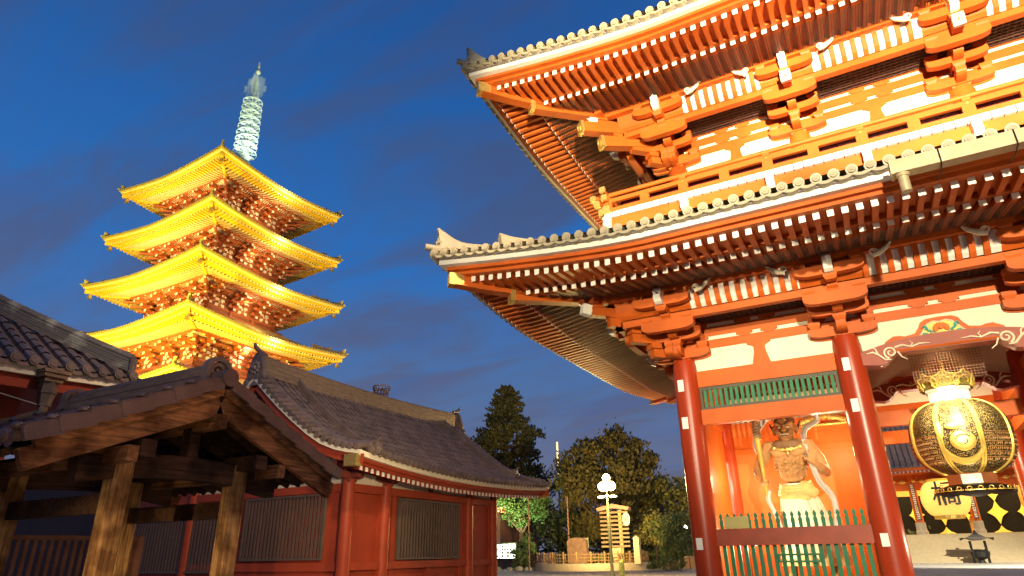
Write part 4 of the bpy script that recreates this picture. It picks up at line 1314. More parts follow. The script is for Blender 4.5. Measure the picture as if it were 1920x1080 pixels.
# ================================================================ NEAR PAVILION (wooden, tiled gable roof)
pav = thing('water_pavilion', 'open old wooden pavilion with a brown tiled gable roof, nearest on the left', 'pavilion', (-11.4, 6.9, 0))
AY = 6.88; PX0, PX1 = -9.15, -14.0
def pz(dy):    # roof plane (tile surface) height at distance dy from ridge line
    return 4.26 - .50 * dy + .013 * dy * dy
M = MB()
for sg in (-1, 1):
    rows = []; nyy = 12; nx = 17 * 8
    for i in range(nyy * 2 + 1):
        dy = 2.72 * (i // 2 + (i % 2)) / nyy if i < nyy * 2 else 2.72
        step = .035 if i % 2 == 1 else 0
        row = []
        for j in range(nx + 1):
            x = PX0 - .28 - (PX0 - PX1 - .4) * j / nx
            ph = (j / 8) % 1
            w = .045 * math.cos(2 * PI * ph) + .02 * math.cos(4 * PI * ph)
            row.append((x, AY + sg * (dy), pz(dy) + w + step - .03))
        rows.append(row)
    M.grid(rows)
proof = M.build('tiled_roof', BTILE, pav, smooth='auto')
for X, dr in ((PX0, 1), (PX1, -1)):   # verge tiles: stepped slabs down both rakes
    M = MB()
    for sg in (-1, 1):
        nv = 7
        for i in range(nv):
            d0 = .10 + 2.62 * i / nv; d1 = .10 + 2.62 * (i + 1) / nv + .04
            a = Vector((X, AY + sg * d0, pz(d0) - .035)); b = Vector((X + dr * .012 * (i % 2), AY + sg * (d1 + .03), pz(d1) - .005))
            M.bar(a, b, .07, .19)
            M.bar(a + Vector((-dr * .16, 0, .10)), b + Vector((-dr * .16, 0, .10)), .32, .05)
            # rolled nib where each slab meets the next
            c = b + Vector((-dr * .2, 0, .12)); M.ell(c, (.10, .07, .05), 8)
    M.tube([(X + dr * .06, AY, pz(0) + .02), (X - dr * .5, AY, pz(0) + .06)], .15, 12)
    M.build('verge_tiles', BTILE, proof, smooth='auto')
M = MB()  # eave end tiles
for sg in (-1, 1):
    nx = 17
    for j in range(nx):
        x = PX0 - .28 - (PX0 - PX1 - .4) * j / nx
        z = pz(2.72); y = AY + sg * 2.74
        M.tube([(x, y - sg * .06, z + .0), (x, y + sg * .03, z - .0)], .085, 12); M.tube([(x, y + sg * .03, z), (x, y + sg * .045, z)], .055, 10)
        pts = []; st = (PX0 - PX1 - .4) / nx
        r1 = []; r2 = []
        for q in range(7):
            t = q / 6; r1.append((x - st * t, y, z - .02 - .05 * math.sin(PI * t))); r2.append((x - st * t, y, z - .09 - .06 * math.sin(PI * t)))
        r0 = [(a, b - sg * .1, c + .03) for a, b, c in r1]
        M.grid([r0, r1, r2])
M.build('eave_tiles', BTILE, proof, smooth='auto')
stackridge([Vector((PX0 - .45, AY, pz(0) - .04)), Vector((PX1 + .45, AY, pz(0) - .04))], .34, .27, 4, RIDGE, proof, 'main_ridge', .085)
ORN = mat('ornament_tile', (.17, .13, .10), .5, var=.2, bump=.1)
for X, dr in ((PX0 - .40, 1), (PX1 + .40, -1)):   # arched ridge ends
    M = MB()
    for r0, r1, th in ((.25, .17, .14), (.15, .09, .10)):
        outer = [(-r0, -.16)] + [(r0 * math.cos(a), .04 + r0 * math.sin(a)) for a in [PI - PI * i / 12 for i in range(13)]] + [(r0, -.16)]
        inner = [(-r1, -.16)] + [(r1 * math.cos(a), .04 + r1 * math.sin(a)) for a in [PI - PI * i / 12 for i in range(13)]] + [(r1, -.16)]
        for i in range(len(outer) - 1):
            M.prism([outer[i], outer[i + 1], inner[i + 1], inner[i]], (X, AY, pz(0) + .14), (0, 1, 0), (0, 0, 1), (dr * th, 0, 0))
    M.box(X - .05, X + .02, AY - .18, AY + .18, pz(0) - .05, pz(0) + .2)
    M.build('ridge_ornament', ORN, proof)
M = MB()  # bargeboards
BB = []
for X, dr in ((PX0 - .08, 1), (PX1 + .08, -1)):
    for sg in (-1, 1):
        M = MB(); M.bar((X, AY, pz(0) - .20), (X, AY + sg * 2.60, pz(2.60) - .17), .09, .11); M.build('verge_board', WOODY, pav)
        M = MB()
        M.bar((X - dr * .07, AY, pz(0) - .42), (X - dr * .07, AY + sg * 2.70, pz(2.70) - .33), .10, .29)
        M.build('bargeboard', WOODY, pav)
M = MB()
for X in (PX0 - .02, PX1 + .02):
    pass
for dy in (-1.35, 0.0, 1.35):
    M.bar((PX0 - .02 if dy else PX0 + .02, AY + dy, pz(abs(dy)) - .70), (PX1, AY + dy, pz(abs(dy)) - .70), .16, .22)
M.build('purlin', WOODX, pav)
M = MB()
for sg in (-1, 1):
    for j in range(15):
        x = PX0 - .25 - (PX0 - PX1 - .5) * j / 14
        M.bar((x, AY, pz(0) - .28), (x, AY + sg * 2.6, pz(2.6) - .22), .08, .10)
    M.grid([[(PX0 - .12, AY, pz(0) - .21), (PX1 + .12, AY, pz(0) - .21)], [(PX0 - .12, AY + sg * 2.7, pz(2.7) - .14), (PX1 + .12, AY + sg * 2.7, pz(2.7) - .14)]])
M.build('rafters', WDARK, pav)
for x in (-9.86, -12.8):
    for y in (5.80, 7.85):
        M = MB(); w = .145; c = .03
        poly = [(-w + c, -w), (w - c, -w), (w, -w + c), (w, w - c), (w - c, w), (-w + c, w), (-w, w - c), (-w, -w + c)]
        M.prism(poly, (x, y, 0), (1, 0, 0), (0, 1, 0), (0, 0, 3.0)); M.build('post', WOODZ, pav)
    M = MB()
    # curved tie beam
    lo = []; hi = []
    for i in range(13):
        t = i / 12; y = AY - 1.75 + 3.5 * t; lo.append((y, 2.52 + .18 * math.sin(PI * t))); hi.append((y, 2.88 + .16 * math.sin(PI * t)))
    M.prism(lo + hi[::-1], (x + .12, 0, 0), (0, 1, 0), (0, 0, 1), (-.24, 0, 0))
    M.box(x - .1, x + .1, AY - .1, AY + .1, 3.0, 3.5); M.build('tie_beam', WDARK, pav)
for y in (5.80, 7.85):
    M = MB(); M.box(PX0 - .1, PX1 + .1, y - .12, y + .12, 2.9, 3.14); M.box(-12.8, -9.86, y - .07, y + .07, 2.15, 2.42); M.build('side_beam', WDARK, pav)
M = MB(); M.box(-12.3, -10.3, 6.3, 7.5, 0, .8); M.build('water_basin', STONE, pav)

# ================================================================ TOP-LEFT HALL CORNER
tl = thing('tiled_hall', 'dark hall roof corner at the left edge with a pale stacked hip ridge', 'hall', (-22, 4, 0))
CX, CY, CZ = -17.0, 10.1, 6.05
def tz(r, d):   # r = run inward from the eave, d = distance along the eave from the corner
    return CZ + .60 * r + .03 * r * r * .5 - .12 + .12 * max(0, 1 - d / 4) ** 2 - .02 * d
M = MB(); rows = []
for i in range(9):
    r = 6.0 * i / 8
    rows.append([(CX - r, CY - r - (14 - r) * j / 16, tz(r, r + (14 - r) * j / 16)) for j in range(17)])
M.grid(rows)
rows = [[(y_ - CY + CX, x_ - CX + CY, z_) for (x_, y_, z_) in row] for row in rows]
M.grid(rows)
troof = M.build('tiled_roof', GTILE, tl, smooth=True)
M = MB()
for j in range(34):
    d = .30 + j * .40
    rmax = min(6.0, d)
    n = max(1, int(rmax / .38)); pr = None
    for i in range(n + 1):
        r = rmax * i / n if n else 0
        p = Vector((CX - r, CY - d, tz(r, d) + .05))
        if pr is not None: M.tube([pr + Vector((0, 0, .015)), p], [.105, .088], 7, cap=False)
        pr = p
    p = Vector((CX, CY - d, tz(0, d) + .03)); M.tube([p + Vector((.10, 0, 0)), p + Vector((-.1, 0, 0))], .12, 10); M.tube([p + Vector((.12, 0, 0)), p + Vector((.1, 0, 0))], .08, 8)
    r1 = []; r2 = []; r0 = []
    for q in range(6):
        y = CY - d - .40 * q / 5; zz = tz(0, d + .4 * q / 5) - .09 * math.sin(PI * q / 5)
        r0.append((CX - .2, y, zz + .1)); r1.append((CX + .05, y, zz + .03)); r2.append((CX + .05, y, zz - .06))
    M.grid([r0, r1, r2])
M.build('cover_tiles', GTILE, troof, smooth='auto')
pts = [Vector((CX - r, CY - r, tz(r, r) + .02)) for r in (.25, .8, 1.6, 2.6, 4.0, 6.0)]
hr = stackridge(pts, .34, .34, 5, MOSSR, troof, 'hip_ridge', .13, .03)
M = MB(); p = pts[0]; d = Vector((1, 1, 0)).normalized(); sd = Vector((1, -1, 0)).normalized()
M.prism([(-.2, -.05), (-.2, .42), (.2, .42), (.2, -.05)], p + d * .02, sd, (0, 0, 1), d * .07); M.build('ridge_end_tile', GTILE, hr)
M = MB()
def tsw(M, dx, z0, z1, th):
    rows = []
    for i in range(25):
        d = -(.0) + 14 * i / 24
        rows.append([(CX - dx, CY - dx - d, tz(0, d) + z0), (CX - dx - th, CY - dx - d, tz(0, d) + z0), (CX - dx - th, CY - dx - d, tz(0, d) + z1), (CX - dx, CY - dx - d, tz(0, d) + z1)])
    vs = [p for r in rows for p in r]; fs = [(0, 1, 2, 3)]
    for i in range(24):
        a = i * 4; b = a + 4
        for j in range(4): fs.append((a + j, a + (j + 1) % 4, b + (j + 1) % 4, b + j))
    M.add(vs, fs)
tsw(M, .06, -.30, -.07, .1); M.build('white_fascia', PLASTER, troof)
M = MB(); tsw(M, .18, -.60, -.30, .12); M.build('eave_board', HALLRED, troof)
M = MB(); M.box(-26, -18.9, -6, CY - 1.9, 0, 7.0); M.build('wall', REDD, tl)
M = MB(); M.box(-26, CX - .3, -6, CY - .3, 5.36, 5.40); M.build('soffit', REDD, tl)
M = MB()
HOP = mat('aged_copper', (.18, .13, .08), .5, metal=.4, var=.3, bump=.2)
hx, hy = -16.95, 7.85
for (w, z0, z1) in ((.30, 5.66, 5.74), (.26, 5.56, 5.66), (.20, 5.46, 5.56)): M.box(hx - w, hx + w, hy - w, hy + w, z0, z1)
M.lathe([(.20, 5.46), (.19, 5.2), (.13, 4.9)], (hx, hy, 0), 6)
M.lathe([(.21, 5.20), (.21, 5.24)], (hx, hy, 0), 6); M.lathe([(.15, 4.90), (.15, 4.95)], (hx, hy, 0), 6)
M.tube([(hx, hy, 5.0), (hx, hy - .02, 4.72), (hx - .35, hy - .35, 4.52), (hx - .85, hy - .75, 4.36), (hx - 1.0, hy - .85, 4.1), (hx - 1.0, hy - .85, 0)], [.13, .13, .13, .13, .13, .12], 8)
M.build('downspout', HOP, tl)
M = MB(); M.tube([(hx, hy, 4.9), (hx - .4, hy - 2.0, 5.3)], .015, 5); M.build('wire', STEEL, tl)

# slatted fence behind the pavilion
fe = thing('slatted_fence', 'brown upright-slat wooden fence behind the pavilion posts', 'fence', (-14.3, 6, 0))
M = MB(); M.box(-14.36, -14.24, 1.0, 9.2, 1.90, 1.98); M.box(-14.34, -14.28, 1.0, 9.2, .3, .38); M.build('rail', mat('fence_brown', (.22, .10, .06), .6, var=.3), fe)
M = MB()
for i in range(56):
    y = 1.0 + i * .148
    M.box(-14.33, -14.29, y, y + .07, .1, 1.90)
M.build('slats', MATS['fence_brown'], fe)
for y in (1.0, 3.7, 6.4, 9.15):
    M = MB(); M.box(-14.38, -14.22, y - .07, y + .07, 0, 2.0); M.build('post', MATS['fence_brown'], fe)
# ================================================================ GUARDIAN STATUE
SKIN = mat('painted_wood_skin', (.40, .215, .075), .75, var=.2, scale=2.5, bump=.15)
HAIRM = mat('statue_dark_paint', (.10, .05, .03), .6, var=.3)
NECK = mat('statue_collar', (.20, .11, .05), .6, var=.3)
SKIRT = mat('statue_skirt', (.80, .70, .50), .7, var=.12, scale=2.0, stretch=(6, 6, .6))
SASH = mat('statue_sash', (.62, .44, .14), .6, var=.2)
SCARF = mat('statue_scarf', (.50, .46, .42), .6, var=.15, stretch=(1, 1, .3))
stat = thing('guardian_statue', 'muscular carved guardian statue with a raised open palm standing behind the green pickets', 'statue', (-2.38, 22.3, .6))
SX, SY = -2.38, 22.25
def remesh(o, vox, sm=3):
    r = o.modifiers.new('r', 'REMESH'); r.mode = 'VOXEL'; r.voxel_size = vox; r.use_smooth_shade = True
    if sm:
        s_ = o.modifiers.new('s', 'SMOOTH'); s_.factor = .5; s_.iterations = sm
class SB(MB):
    def e(s, x, z, y, rx, rz, ry, rot=0, n=14):
        s.ell((SX + x, SY + y, z), (rx, ry, rz), n, R_=Matrix.Rotation(rot, 3, 'Y'))
    def cap_(s, pts, rs, n=12):
        P_ = [Vector((SX + a, SY + c, b)) for a, b, c in pts]
        for i in range(len(P_) - 1):
            for q in range(7):
                t = q / 6; p = P_[i].lerp(P_[i + 1], t); r = rs[i] + (rs[i + 1] - rs[i]) * t
                s.ell(p, (r, r, r), n)
B = SB()
# head: skull, brow, cheeks, jaw, nose, ears, eyes
B.e(0, 5.08, 0, .245, .27, .27); B.e(.0, 4.86, -.06, .20, .17, .20); B.e(0, 4.76, -.12, .13, .08, .11)
B.e(-.11, 5.12, -.22, .13, .045, .07, .35); B.e(.11, 5.12, -.22, .13, .045, .07, -.35)
B.e(0, 5.02, -.27, .045, .10, .09); B.e(0, 4.96, -.32, .075, .045, .06)
B.e(-.14, 4.94, -.20, .09, .08, .08); B.e(.14, 4.94, -.20, .09, .08, .08)
B.e(-.10, 5.045, -.235, .06, .035, .04); B.e(.10, 5.045, -.235, .06, .035, .04)
B.e(0, 4.875, -.25, .12, .025, .05); B.e(0, 4.80, -.23, .11, .028, .06)
B.e(-.26, 5.0, 0, .05, .13, .07); B.e(.26, 5.0, 0, .05, .13, .07)
B.cap_([(0, 4.8, .02), (0, 4.55, .05)], [.17, .20])
for i_ in range(len(B.v)): x_, y_, z_ = B.v[i_]; B.v[i_] = (SX + (x_ - SX) * 1.27, SY + (y_ - SY) * 1.2, 4.54 + (z_ - 4.62) * 1.22)
# torso
B.e(0, 4.46, .05, .58, .20, .28); B.e(-.33, 4.60, .05, .22, .12, .18, -.4); B.e(.33, 4.60, .05, .22, .12, .18, .4)
B.e(-.26, 4.32, -.16, .30, .18, .18, .15); B.e(.26, 4.32, -.16, .30, .18, .18, -.15)
B.e(0, 4.12, .04, .49, .38, .29); B.e(0.02, 3.72, .02, .41, .36, .27)
for i in range(4):
    z = 4.10 - i * .11
    for s_ in (-1, 1):
        B.e(s_ * (.34 - i * .015), z, -.19, .13, .035, .09, s_ * -.5)
        B.e(s_ * .45, z + .03, -.02, .05, .04, .14, s_ * -.3)
for i in range(3):
    for s_ in (-1, 1): B.e(s_ * .105, 4.02 - i * .17, -.235, .095, .07, .07)
B.e(.02, 3.50, -.14, .27, .13, .18); B.e(.02, 3.46, -.29, .03, .025, .02)
# viewer-left arm: down, holding the staff
B.cap_([(-.56, 4.50, .05), (-.86, 4.10, .0), (-.98, 3.82, -.05)], [.22, .19, .15])
B.cap_([(-.98, 3.82, -.05), (-.92, 3.62, -.25), (-.80, 3.46, -.42)], [.17, .15, .09])
B.e(-.80, 4.22, -.06, .17, .24, .16, .5)
B.e(-.77, 3.42, -.47, .11, .10, .07)
for i in range(4): B.cap_([(-.88 + i * .055, 3.46, -.50), (-.87 + i * .055, 3.38, -.56), (-.86 + i * .05, 3.31, -.50), (-.85 + i * .05, 3.33, -.44)], [.032, .032, .028, .024], 8)
B.cap_([(-.68, 3.42, -.45), (-.70, 3.50, -.55), (-.75, 3.52, -.58)], [.036, .034, .028], 8)
# viewer-right arm: elbow out, open palm raised to the viewer
B.cap_([(.56, 4.50, .05), (.82, 4.05, .10), (.92, 3.72, .05)], [.22, .19, .16])
B.cap_([(.92, 3.68, .02), (.84, 3.78, -.22), (.70, 3.92, -.40)], [.18, .16, .10])
B.e(.76, 4.16, .06, .17, .22, .16, -.4)
B.e(.66, 4.03, -.46, .14, .15, .055, .25)
for i, (dx, ln, an) in enumerate(((-.10, .19, -.22), (-.035, .22, -.02), (.035, .21, .20), (.10, .17, .45))):
    b0 = (.68 + dx, 4.14 - abs(dx) * .2, -.47)
    b1 = (b0[0] + math.sin(an) * ln * .55, b0[1] + math.cos(an) * ln * .55, -.50)
    b2 = (b1[0] + math.sin(an) * ln * .5, b1[1] + math.cos(an) * ln * .5, -.48)
    B.cap_([b0, b1, b2], [.036, .033, .026], 8)
B.cap_([(.57, 3.98, -.47), (.48, 4.04, -.52), (.46, 4.12, -.53)], [.040, .035, .028], 8)
# legs and feet
B.cap_([(-.35, 2.4, .0), (-.42, 1.6, -.05), (-.45, .85, .0)], [.26, .20, .12]); B.cap_([(.42, 2.4, .0), (.62, 1.6, -.05), (.72, .85, .05)], [.26, .20, .12])
B.e(-.47, .76, -.16, .14, .10, .30); B.e(.74, .76, -.12, .14, .10, .30)
bo = B.build('body', SKIN, stat, smooth=True); remesh(bo, .020, 2)
B = SB()
B.e(0, 5.22, .05, .26, .16, .26); B.e(0, 5.44, .05, .12, .12, .12); B.cap_([(0, 5.5, .05), (.05, 5.65, .05)], [.10, .04]); B.cap_([(-.27, 5.0, .02), (-.36, 5.2, .12)], [.05, .02]); B.cap_([(.27, 5.0, .02), (.36, 5.2, .12)], [.05, .02])
for s_ in (-1, 1): B.cap_([(s_ * .03, 5.10, -.30), (s_ * .12, 5.16, -.28), (s_ * .22, 5.26, -.20)], [.018, .024, .014], 6)
B.cap_([(-.08, 4.835, -.29), (.08, 4.835, -.29)], [.016, .016], 6)
for i_ in range(len(B.v)): x_, y_, z_ = B.v[i_]; B.v[i_] = (SX + (x_ - SX) * 1.27, SY + (y_ - SY) * 1.2, 4.54 + (z_ - 4.62) * 1.22)
h = B.build('hair', HAIRM, stat, smooth=True); remesh(h, .02, 1)
M = MB()
for s_ in (-1, 1): M.ell((SX + s_ * .10, SY - .268, 5.035), (.040, .018, .020), 10)
for s_ in range(5): M.ell((SX - .08 + s_ * .04, SY - .29, 4.855), (.018, .012, .016), 6)
for i_ in range(len(M.v)): x_, y_, z_ = M.v[i_]; M.v[i_] = (SX + (x_ - SX) * 1.27, SY + (y_ - SY) * 1.2, 4.54 + (z_ - 4.62) * 1.22)
M.build('eyes_and_teeth', WHITE, stat, smooth=True)
B = SB(); B.e(0, 4.56, .0, .52, .14, .33); B.e(0, 4.47, -.14, .46, .11, .22)
c = B.build('collar', NECK, stat, smooth=True); remesh(c, .03, 2)
M = MB()
M.tube([(SX - .42, SY - .22, 4.52), (SX - .36, SY - .33, 4.42), (SX - .2, SY - .37, 4.36), (SX, SY - .38, 4.34), (SX + .2, SY - .37, 4.36), (SX + .36, SY - .33, 4.42), (SX + .42, SY - .22, 4.52)], .022, 6)
for p_ in (-.38, 0, .38): M.ell((SX + p_, SY - .36, 4.42 - .06 * (p_ == 0)), (.06, .03, .06), 8)
M.ell((SX, SY - .38, 4.24), (.035, .03, .07), 8); curl(M, (SX - .12, SY - .38, 4.36), (-1, 0, 0), (0, 0, 1), (0, 1, 0), .06, .014); curl(M, (SX + .12, SY - .38, 4.36), (1, 0, 0), (0, 0, 1), (0, 1, 0), .06, .014)
M.build('necklace', GOLD, stat)
# sash and skirt with folds
def clothring(M, z0, z1, f0, f1, y0=0, n=72, rows=14, fold=.03, nf=13):
    R_ = []
    for i in range(rows + 1):
        t = i / rows; z = z0 + (z1 - z0) * t; row = []
        cx = f0[0] + (f1[0] - f0[0]) * t; rx = f0[1] + (f1[1] - f0[1]) * t ** .8; ry = f0[2] + (f1[2] - f0[2]) * t ** .8
        for j in range(n + 1):
            a = 2 * PI * j / n
            w = 1 + fold * (.3 + t) * math.sin(nf * a + 2.2 * t) + fold * .5 * math.sin((nf * 1.7) // 1 * a)
            row.append((SX + cx + rx * w * math.cos(a), SY + y0 + ry * w * math.sin(a), z))
        R_.append(row)
    M.grid(R_)
M = MB(); clothring(M, 3.36, 1.25, (.02, .40, .30), (.22, .86, .46), fold=.07, nf=15)
M.build('skirt', SKIRT, stat, smooth=True)
M = MB(); clothring(M, 1.5, 1.05, (.20, .80, .42), (.26, .92, .5), fold=.10, nf=11)
M.build('skirt_hem', mat('statue_hem', (.70, .50, .22), .7), stat, smooth=True)
B = SB()
for k_ in range(4):
    pts = []
    for i in range(11):
        a = PI + PI * i / 10
        pts.append((.03 + (.42 + .03 * k_) * math.cos(a), 3.36 - .10 * k_ - .13 * math.sin(PI * i / 10) + .05 * (i / 10), (.30 + .02 * k_) * math.sin(a)))
    B.cap_(pts, [.055] * 11, 8)
B.e(.36, 3.28, -.22, .22, .14, .12, .4); B.e(.46, 3.06, -.20, .22, .16, .10, -.3); B.e(.20, 2.98, -.32, .25, .10, .08, .3); B.e(-.1, 3.0, -.34, .2, .08, .07, -.2)
sa = B.build('sash', SASH, stat, smooth=True); remesh(sa, .025, 1)
# scarf ribbons
def ribbon(pts, w, wave=.02):
    M = MB(); R_ = []
    pts = [Vector((SX + a, SY + c, b)) for a, b, c in pts]
    # smooth interpolation
    P2 = []
    for i in range(len(pts) - 1):
        p0 = pts[max(i - 1, 0)]; p1 = pts[i]; p2 = pts[i + 1]; p3 = pts[min(i + 2, len(pts) - 1)]
        for q in range(6):
            t = q / 6
            P2.append(.5 * ((2 * p1) + (p2 - p0) * t + (2 * p0 - 5 * p1 + 4 * p2 - p3) * t * t + (3 * p1 - p0 - 3 * p2 + p3) * t ** 3))
    P2.append(pts[-1])
    for i, p in enumerate(P2):
        d = (P2[min(i + 1, len(P2) - 1)] - P2[max(i - 1, 0)]).normalized(); sd = d.cross(Vector((0, 1, 0))).normalized()
        row = []
        for j in range(9):
            u = j / 8 - .5
            row.append(p + sd * w * u * 2 + Vector((0, .025 * math.sin(j * 2.4) + .05 * u * math.sin(i * .3), 0)))
        R_.append(row)
    M.grid(R_)
    o = M.build('scarf', SCARF, stat, smooth=True)
    s_ = o.modifiers.new('t', 'SOLIDIFY'); s_.thickness = .03
ribbon([(-.30, 5.75, .30), (.1, 5.98, .32), (.55, 5.85, .28), (.98, 5.30, .1), (.56, 4.98, -.02), (.50, 4.55, -.10), (.53, 4.20, -.25), (.62, 3.85, -.36), (.74, 3.35, -.25), (.98, 2.95, -.15), (1.02, 2.5, -.10), (.92, 1.9, -.1)], .075)
ribbon([(-.30, 5.75, .30), (-.62, 5.4, .2), (-.90, 5.0, .1), (-.98, 4.6, .05), (-.88, 4.3, .05)], .075)
ribbon([(-.72, 3.2, -.40), (-.78, 2.9, -.35), (-.62, 2.4, -.36), (-.52, 1.9, -.40)], .06)
# staff
M = MB()
a = Vector((SX - .79, SY - .52, 2.9)); b = Vector((SX - .62, SY - .52, 5.30))
a = Vector((SX - .76, SY - .52, 3.05)); b = Vector((SX - .80, SY - .50, 4.75))
M.tube([a, a.lerp(b, .5), b], [.035, .06, .095], 10)
st = M.build('staff', mat('staff_ochre', (.62, .36, .05), .5), stat, smooth='auto')
M = MB()
for i in range(8):
    z = 4.72 + i * .085
    pts = [(SX - .80 + (.10 - .004 * i) * math.cos(t), SY - .50 + (.10 - .004 * i) * math.sin(t), z + .02 * t) for t in [k_ / 8 * 2 * PI for k_ in range(9)]]
    M.tube(pts, .035, 5)
M.tube([(SX - .80, SY - .5, 4.7), (SX - .80, SY - .5, 5.4)], .08, 8)
M.ell((SX - .80, SY - .5, 5.42), (.13, .13, .09), 8); M.tube([(SX - .80, SY - .5, 5.45), (SX - .80, SY - .5, 5.75)], [.09, .02], 6)
for s_ in (-1, 1): M.tube([(SX - .80, SY - .5, 5.42), (SX - .80 + s_ * .13, SY - .5, 5.5), (SX - .80 + s_ * .08, SY - .5, 5.66)], [.04, .03, .01], 5)
M.build('staff_head', mat('staff_head_paint', (.42, .36, .22), .5, var=.3), st, smooth='auto')
M = MB()
for i in range(26):
    a = random.uniform(0, 2 * PI); r = random.uniform(0, .8)
    M.ell((SX + .1 + r * 1.1 * math.cos(a), SY + r * .7 * math.sin(a), .45 + random.uniform(-.1, .12)), (random.uniform(.2, .4), random.uniform(.2, .3), random.uniform(.12, .3)), 7)
M.build('rock_base', mat('rock_paint', (.22, .12, .06), .8, var=.4, bump=.5), stat)

# ================================================================ GREEN PICKET FENCE in front of the statue, and its notice plate
pf = thing('picket_fence', 'jade green spear-topped picket fence between the two front gate pillars', 'fence', (-2.4, 20.0, 0))
M = MB()
fy = 20.0; n = 20
for i in range(n):
    x = GX[0] + .50 + i * (GX[1] - GX[0] - 1.0) / (n - 1)
    w = .05
    M.box(x - w, x + w, fy - .028, fy + .028, .15, 1.62)
M.build('lower_bars', GREEN, pf)
for i in range(n):
    x = GX[0] + .50 + i * (GX[1] - GX[0] - 1.0) / (n - 1)
    M = MB()
    poly = [(-.045, 0), (-.045, .10), (-.052, .20), (-.025, .27), (-.045, .31), (-.045, .34), (-.03, .38), (0, .43), (.03, .38), (.045, .34), (.045, .31), (.025, .27), (.052, .20), (.045, .10), (.045, 0)]
    M.prism(poly, (x, fy - .02, 2.06), (1, 0, 0), (0, 0, 1), (0, .04, 0)); M.build('picket_tip', GREEN, pf)
M = MB(); x0, x1, z0, z1 = -2.86, -1.79, 1.18, 1.40; y = fy - .10
M.box(x0, x1, y - .02, y + .04, z1 - .05, z1); M.box(x0, x1, y - .02, y + .04, z0, z0 + .05); M.box(x0, x0 + .05, y - .02, y + .04, z0 + .05, z1 - .05); M.box(x1 - .05, x1, y - .02, y + .04, z0 + .05, z1 - .05)
M.build('slot_frame', GREEN, pf)
M = MB(); M.box(GX[0] + .4, GX[1] - .4, fy - .05, fy + .05, .05, .15); M.build('bottom_rail', GREEN, pf)
M = MB(); M.box(-4.13, -3.47, 19.80, 19.83, 2.065, 2.38)
pl = M.build('notice_plate', mat('brass_notice', (.42, .36, .12), .5, metal=.2, var=.05)); tag(pl, 'plain brass-coloured plate leaning above the red beam at the left end of the pickets', 'plate')

# ================================================================ HANGING COPPER LANTERN
LX, LY = 2.18, 22.3
lan = thing('hanging_lantern', 'giant round gilt-ribbed dark copper lantern hanging in the gate bay', 'lantern', (LX, LY, 3.0))
LPAN = bpy.data.materials.new('lantern_panel'); LPAN.use_nodes = True
t = LPAN.node_tree; b = t.nodes['Principled BSDF']
tcn = N(t, 'ShaderNodeTexCoord'); vo = N(t, 'ShaderNodeTexVoronoi', inp={'Scale': 34.0}); t.links.new(tcn.outputs['Object'], vo.inputs['Vector'])
rp = N(t, 'ShaderNodeValToRGB'); ramp(rp, [(.30, (.62, .45, .14)), (.42, (.05, .035, .015))]); t.links.new(vo.outputs['Distance'], rp.inputs[0])
t.links.new(rp.outputs[0], b.inputs['Base Color']); b.inputs['Roughness'].default_value = .4; b.inputs['Metallic'].default_value = .3
LGOLD = mat('lantern_gold', (.80, .58, .12), .35, metal=.4, var=.1, scale=6)
LWHITE = mat('lantern_pale_metal', (.85, .80, .60), .4, metal=.1)
def lr(z):   # radius of the body at height z (3.32..5.42)
    t = (z - 4.34) / 1.06
    return 1.26 * max(0.0, 1 - abs(t) ** 2.7) ** .5 * .86 + .17 if abs(t) < 1 else .17
prof_l = [(lr(3.32 + 2.06 * i / 26), 3.32 + 2.06 * i / 26) for i in range(27)]
def lsurf(th, z, off=0):
    r = lr(z) * (1 - .035 * (1 - math.cos(8 * th)) * .5) + off
    return Vector((LX + r * math.cos(th), LY + r * math.sin(th), z))
M = MB(); rows = []
for r_, z in prof_l: rows.append([lsurf(2 * PI * j / 64 + PI / 8 - PI / 2, z) for j in range(65)])
M.grid(rows)
body = M.build('lantern_body', LPAN, lan, smooth=True)
TH0 = -PI / 2 - .10
M = MB()
for k_ in range(8):
    th = TH0 + PI / 8 + k_ * PI / 4
    for dth in (-.035, .035):
        M.tube([lsurf(th + dth / max(.3, lr(z)), z, .012) for r_, z in prof_l], .030, 6)
M.build('gilt_rib', LGOLD, body, smooth='auto')
M = MB()   # gilded crest: swirling cloud on the front panel
def lp(u, v, off=-.03): return lsurf(TH0 + u / 1.2, 4.22 + v, off)
M.ell(lp(.04, -.10, -.02), (.30, .05, .27), 16)
pts = [lp(.50 * math.cos(a), -.12 + .48 * math.sin(a)) for a in [PI * .95 + PI * .98 * i / 18 for i in range(19)]]
M.tube(pts, [.05 + .06 * math.sin(PI * i / 18) for i in range(19)], 7)
for (u, v, ru, rv) in ((-.44, .22, .11, .24), (-.10, .30, .20, .10)):
    M.ell(lp(u, v, 0), (ru, .05, rv), 12)
for i in range(4):
    M.tube([lp(.50 + .045 * i * .8, .55 - .04 * i), lp(.56 + .03 * i, .2), lp(.52 + .04 * i, -.2)], [.014, .016, .01], 5)
gc = M.build('gilt_crest', LGOLD, body, smooth='auto')
M = MB(); M.tube([lp(.04 + .20 * (1 - .6 * t) * math.cos(.6 + t * 6.2), -.10 + .17 * (1 - .6 * t) * math.sin(.6 + t * 6.2), .045) for t in [i / 22 for i in range(23)]], .016, 5); M.build('swirl_line', BLACK, gc)
M = MB()   # rows of small raised strips on the side panels
for k_ in (-1, 1, 2, -2):
    thc = TH0 + k_ * PI / 4
    for r_ in range(6):
        z = 4.30 - r_ * .13
        for q in range(15):
            th = thc + (q - 7) * .042
            if random.random() < .16: continue
            a = lsurf(th, z, .012); b2 = lsurf(th, z - .05, .012)
            M.tube([a, b2], .010, 4)
        M.tube([lsurf(thc + (q - 7) * .044, z + .03, .008) for q in range(15)], .008, 4)
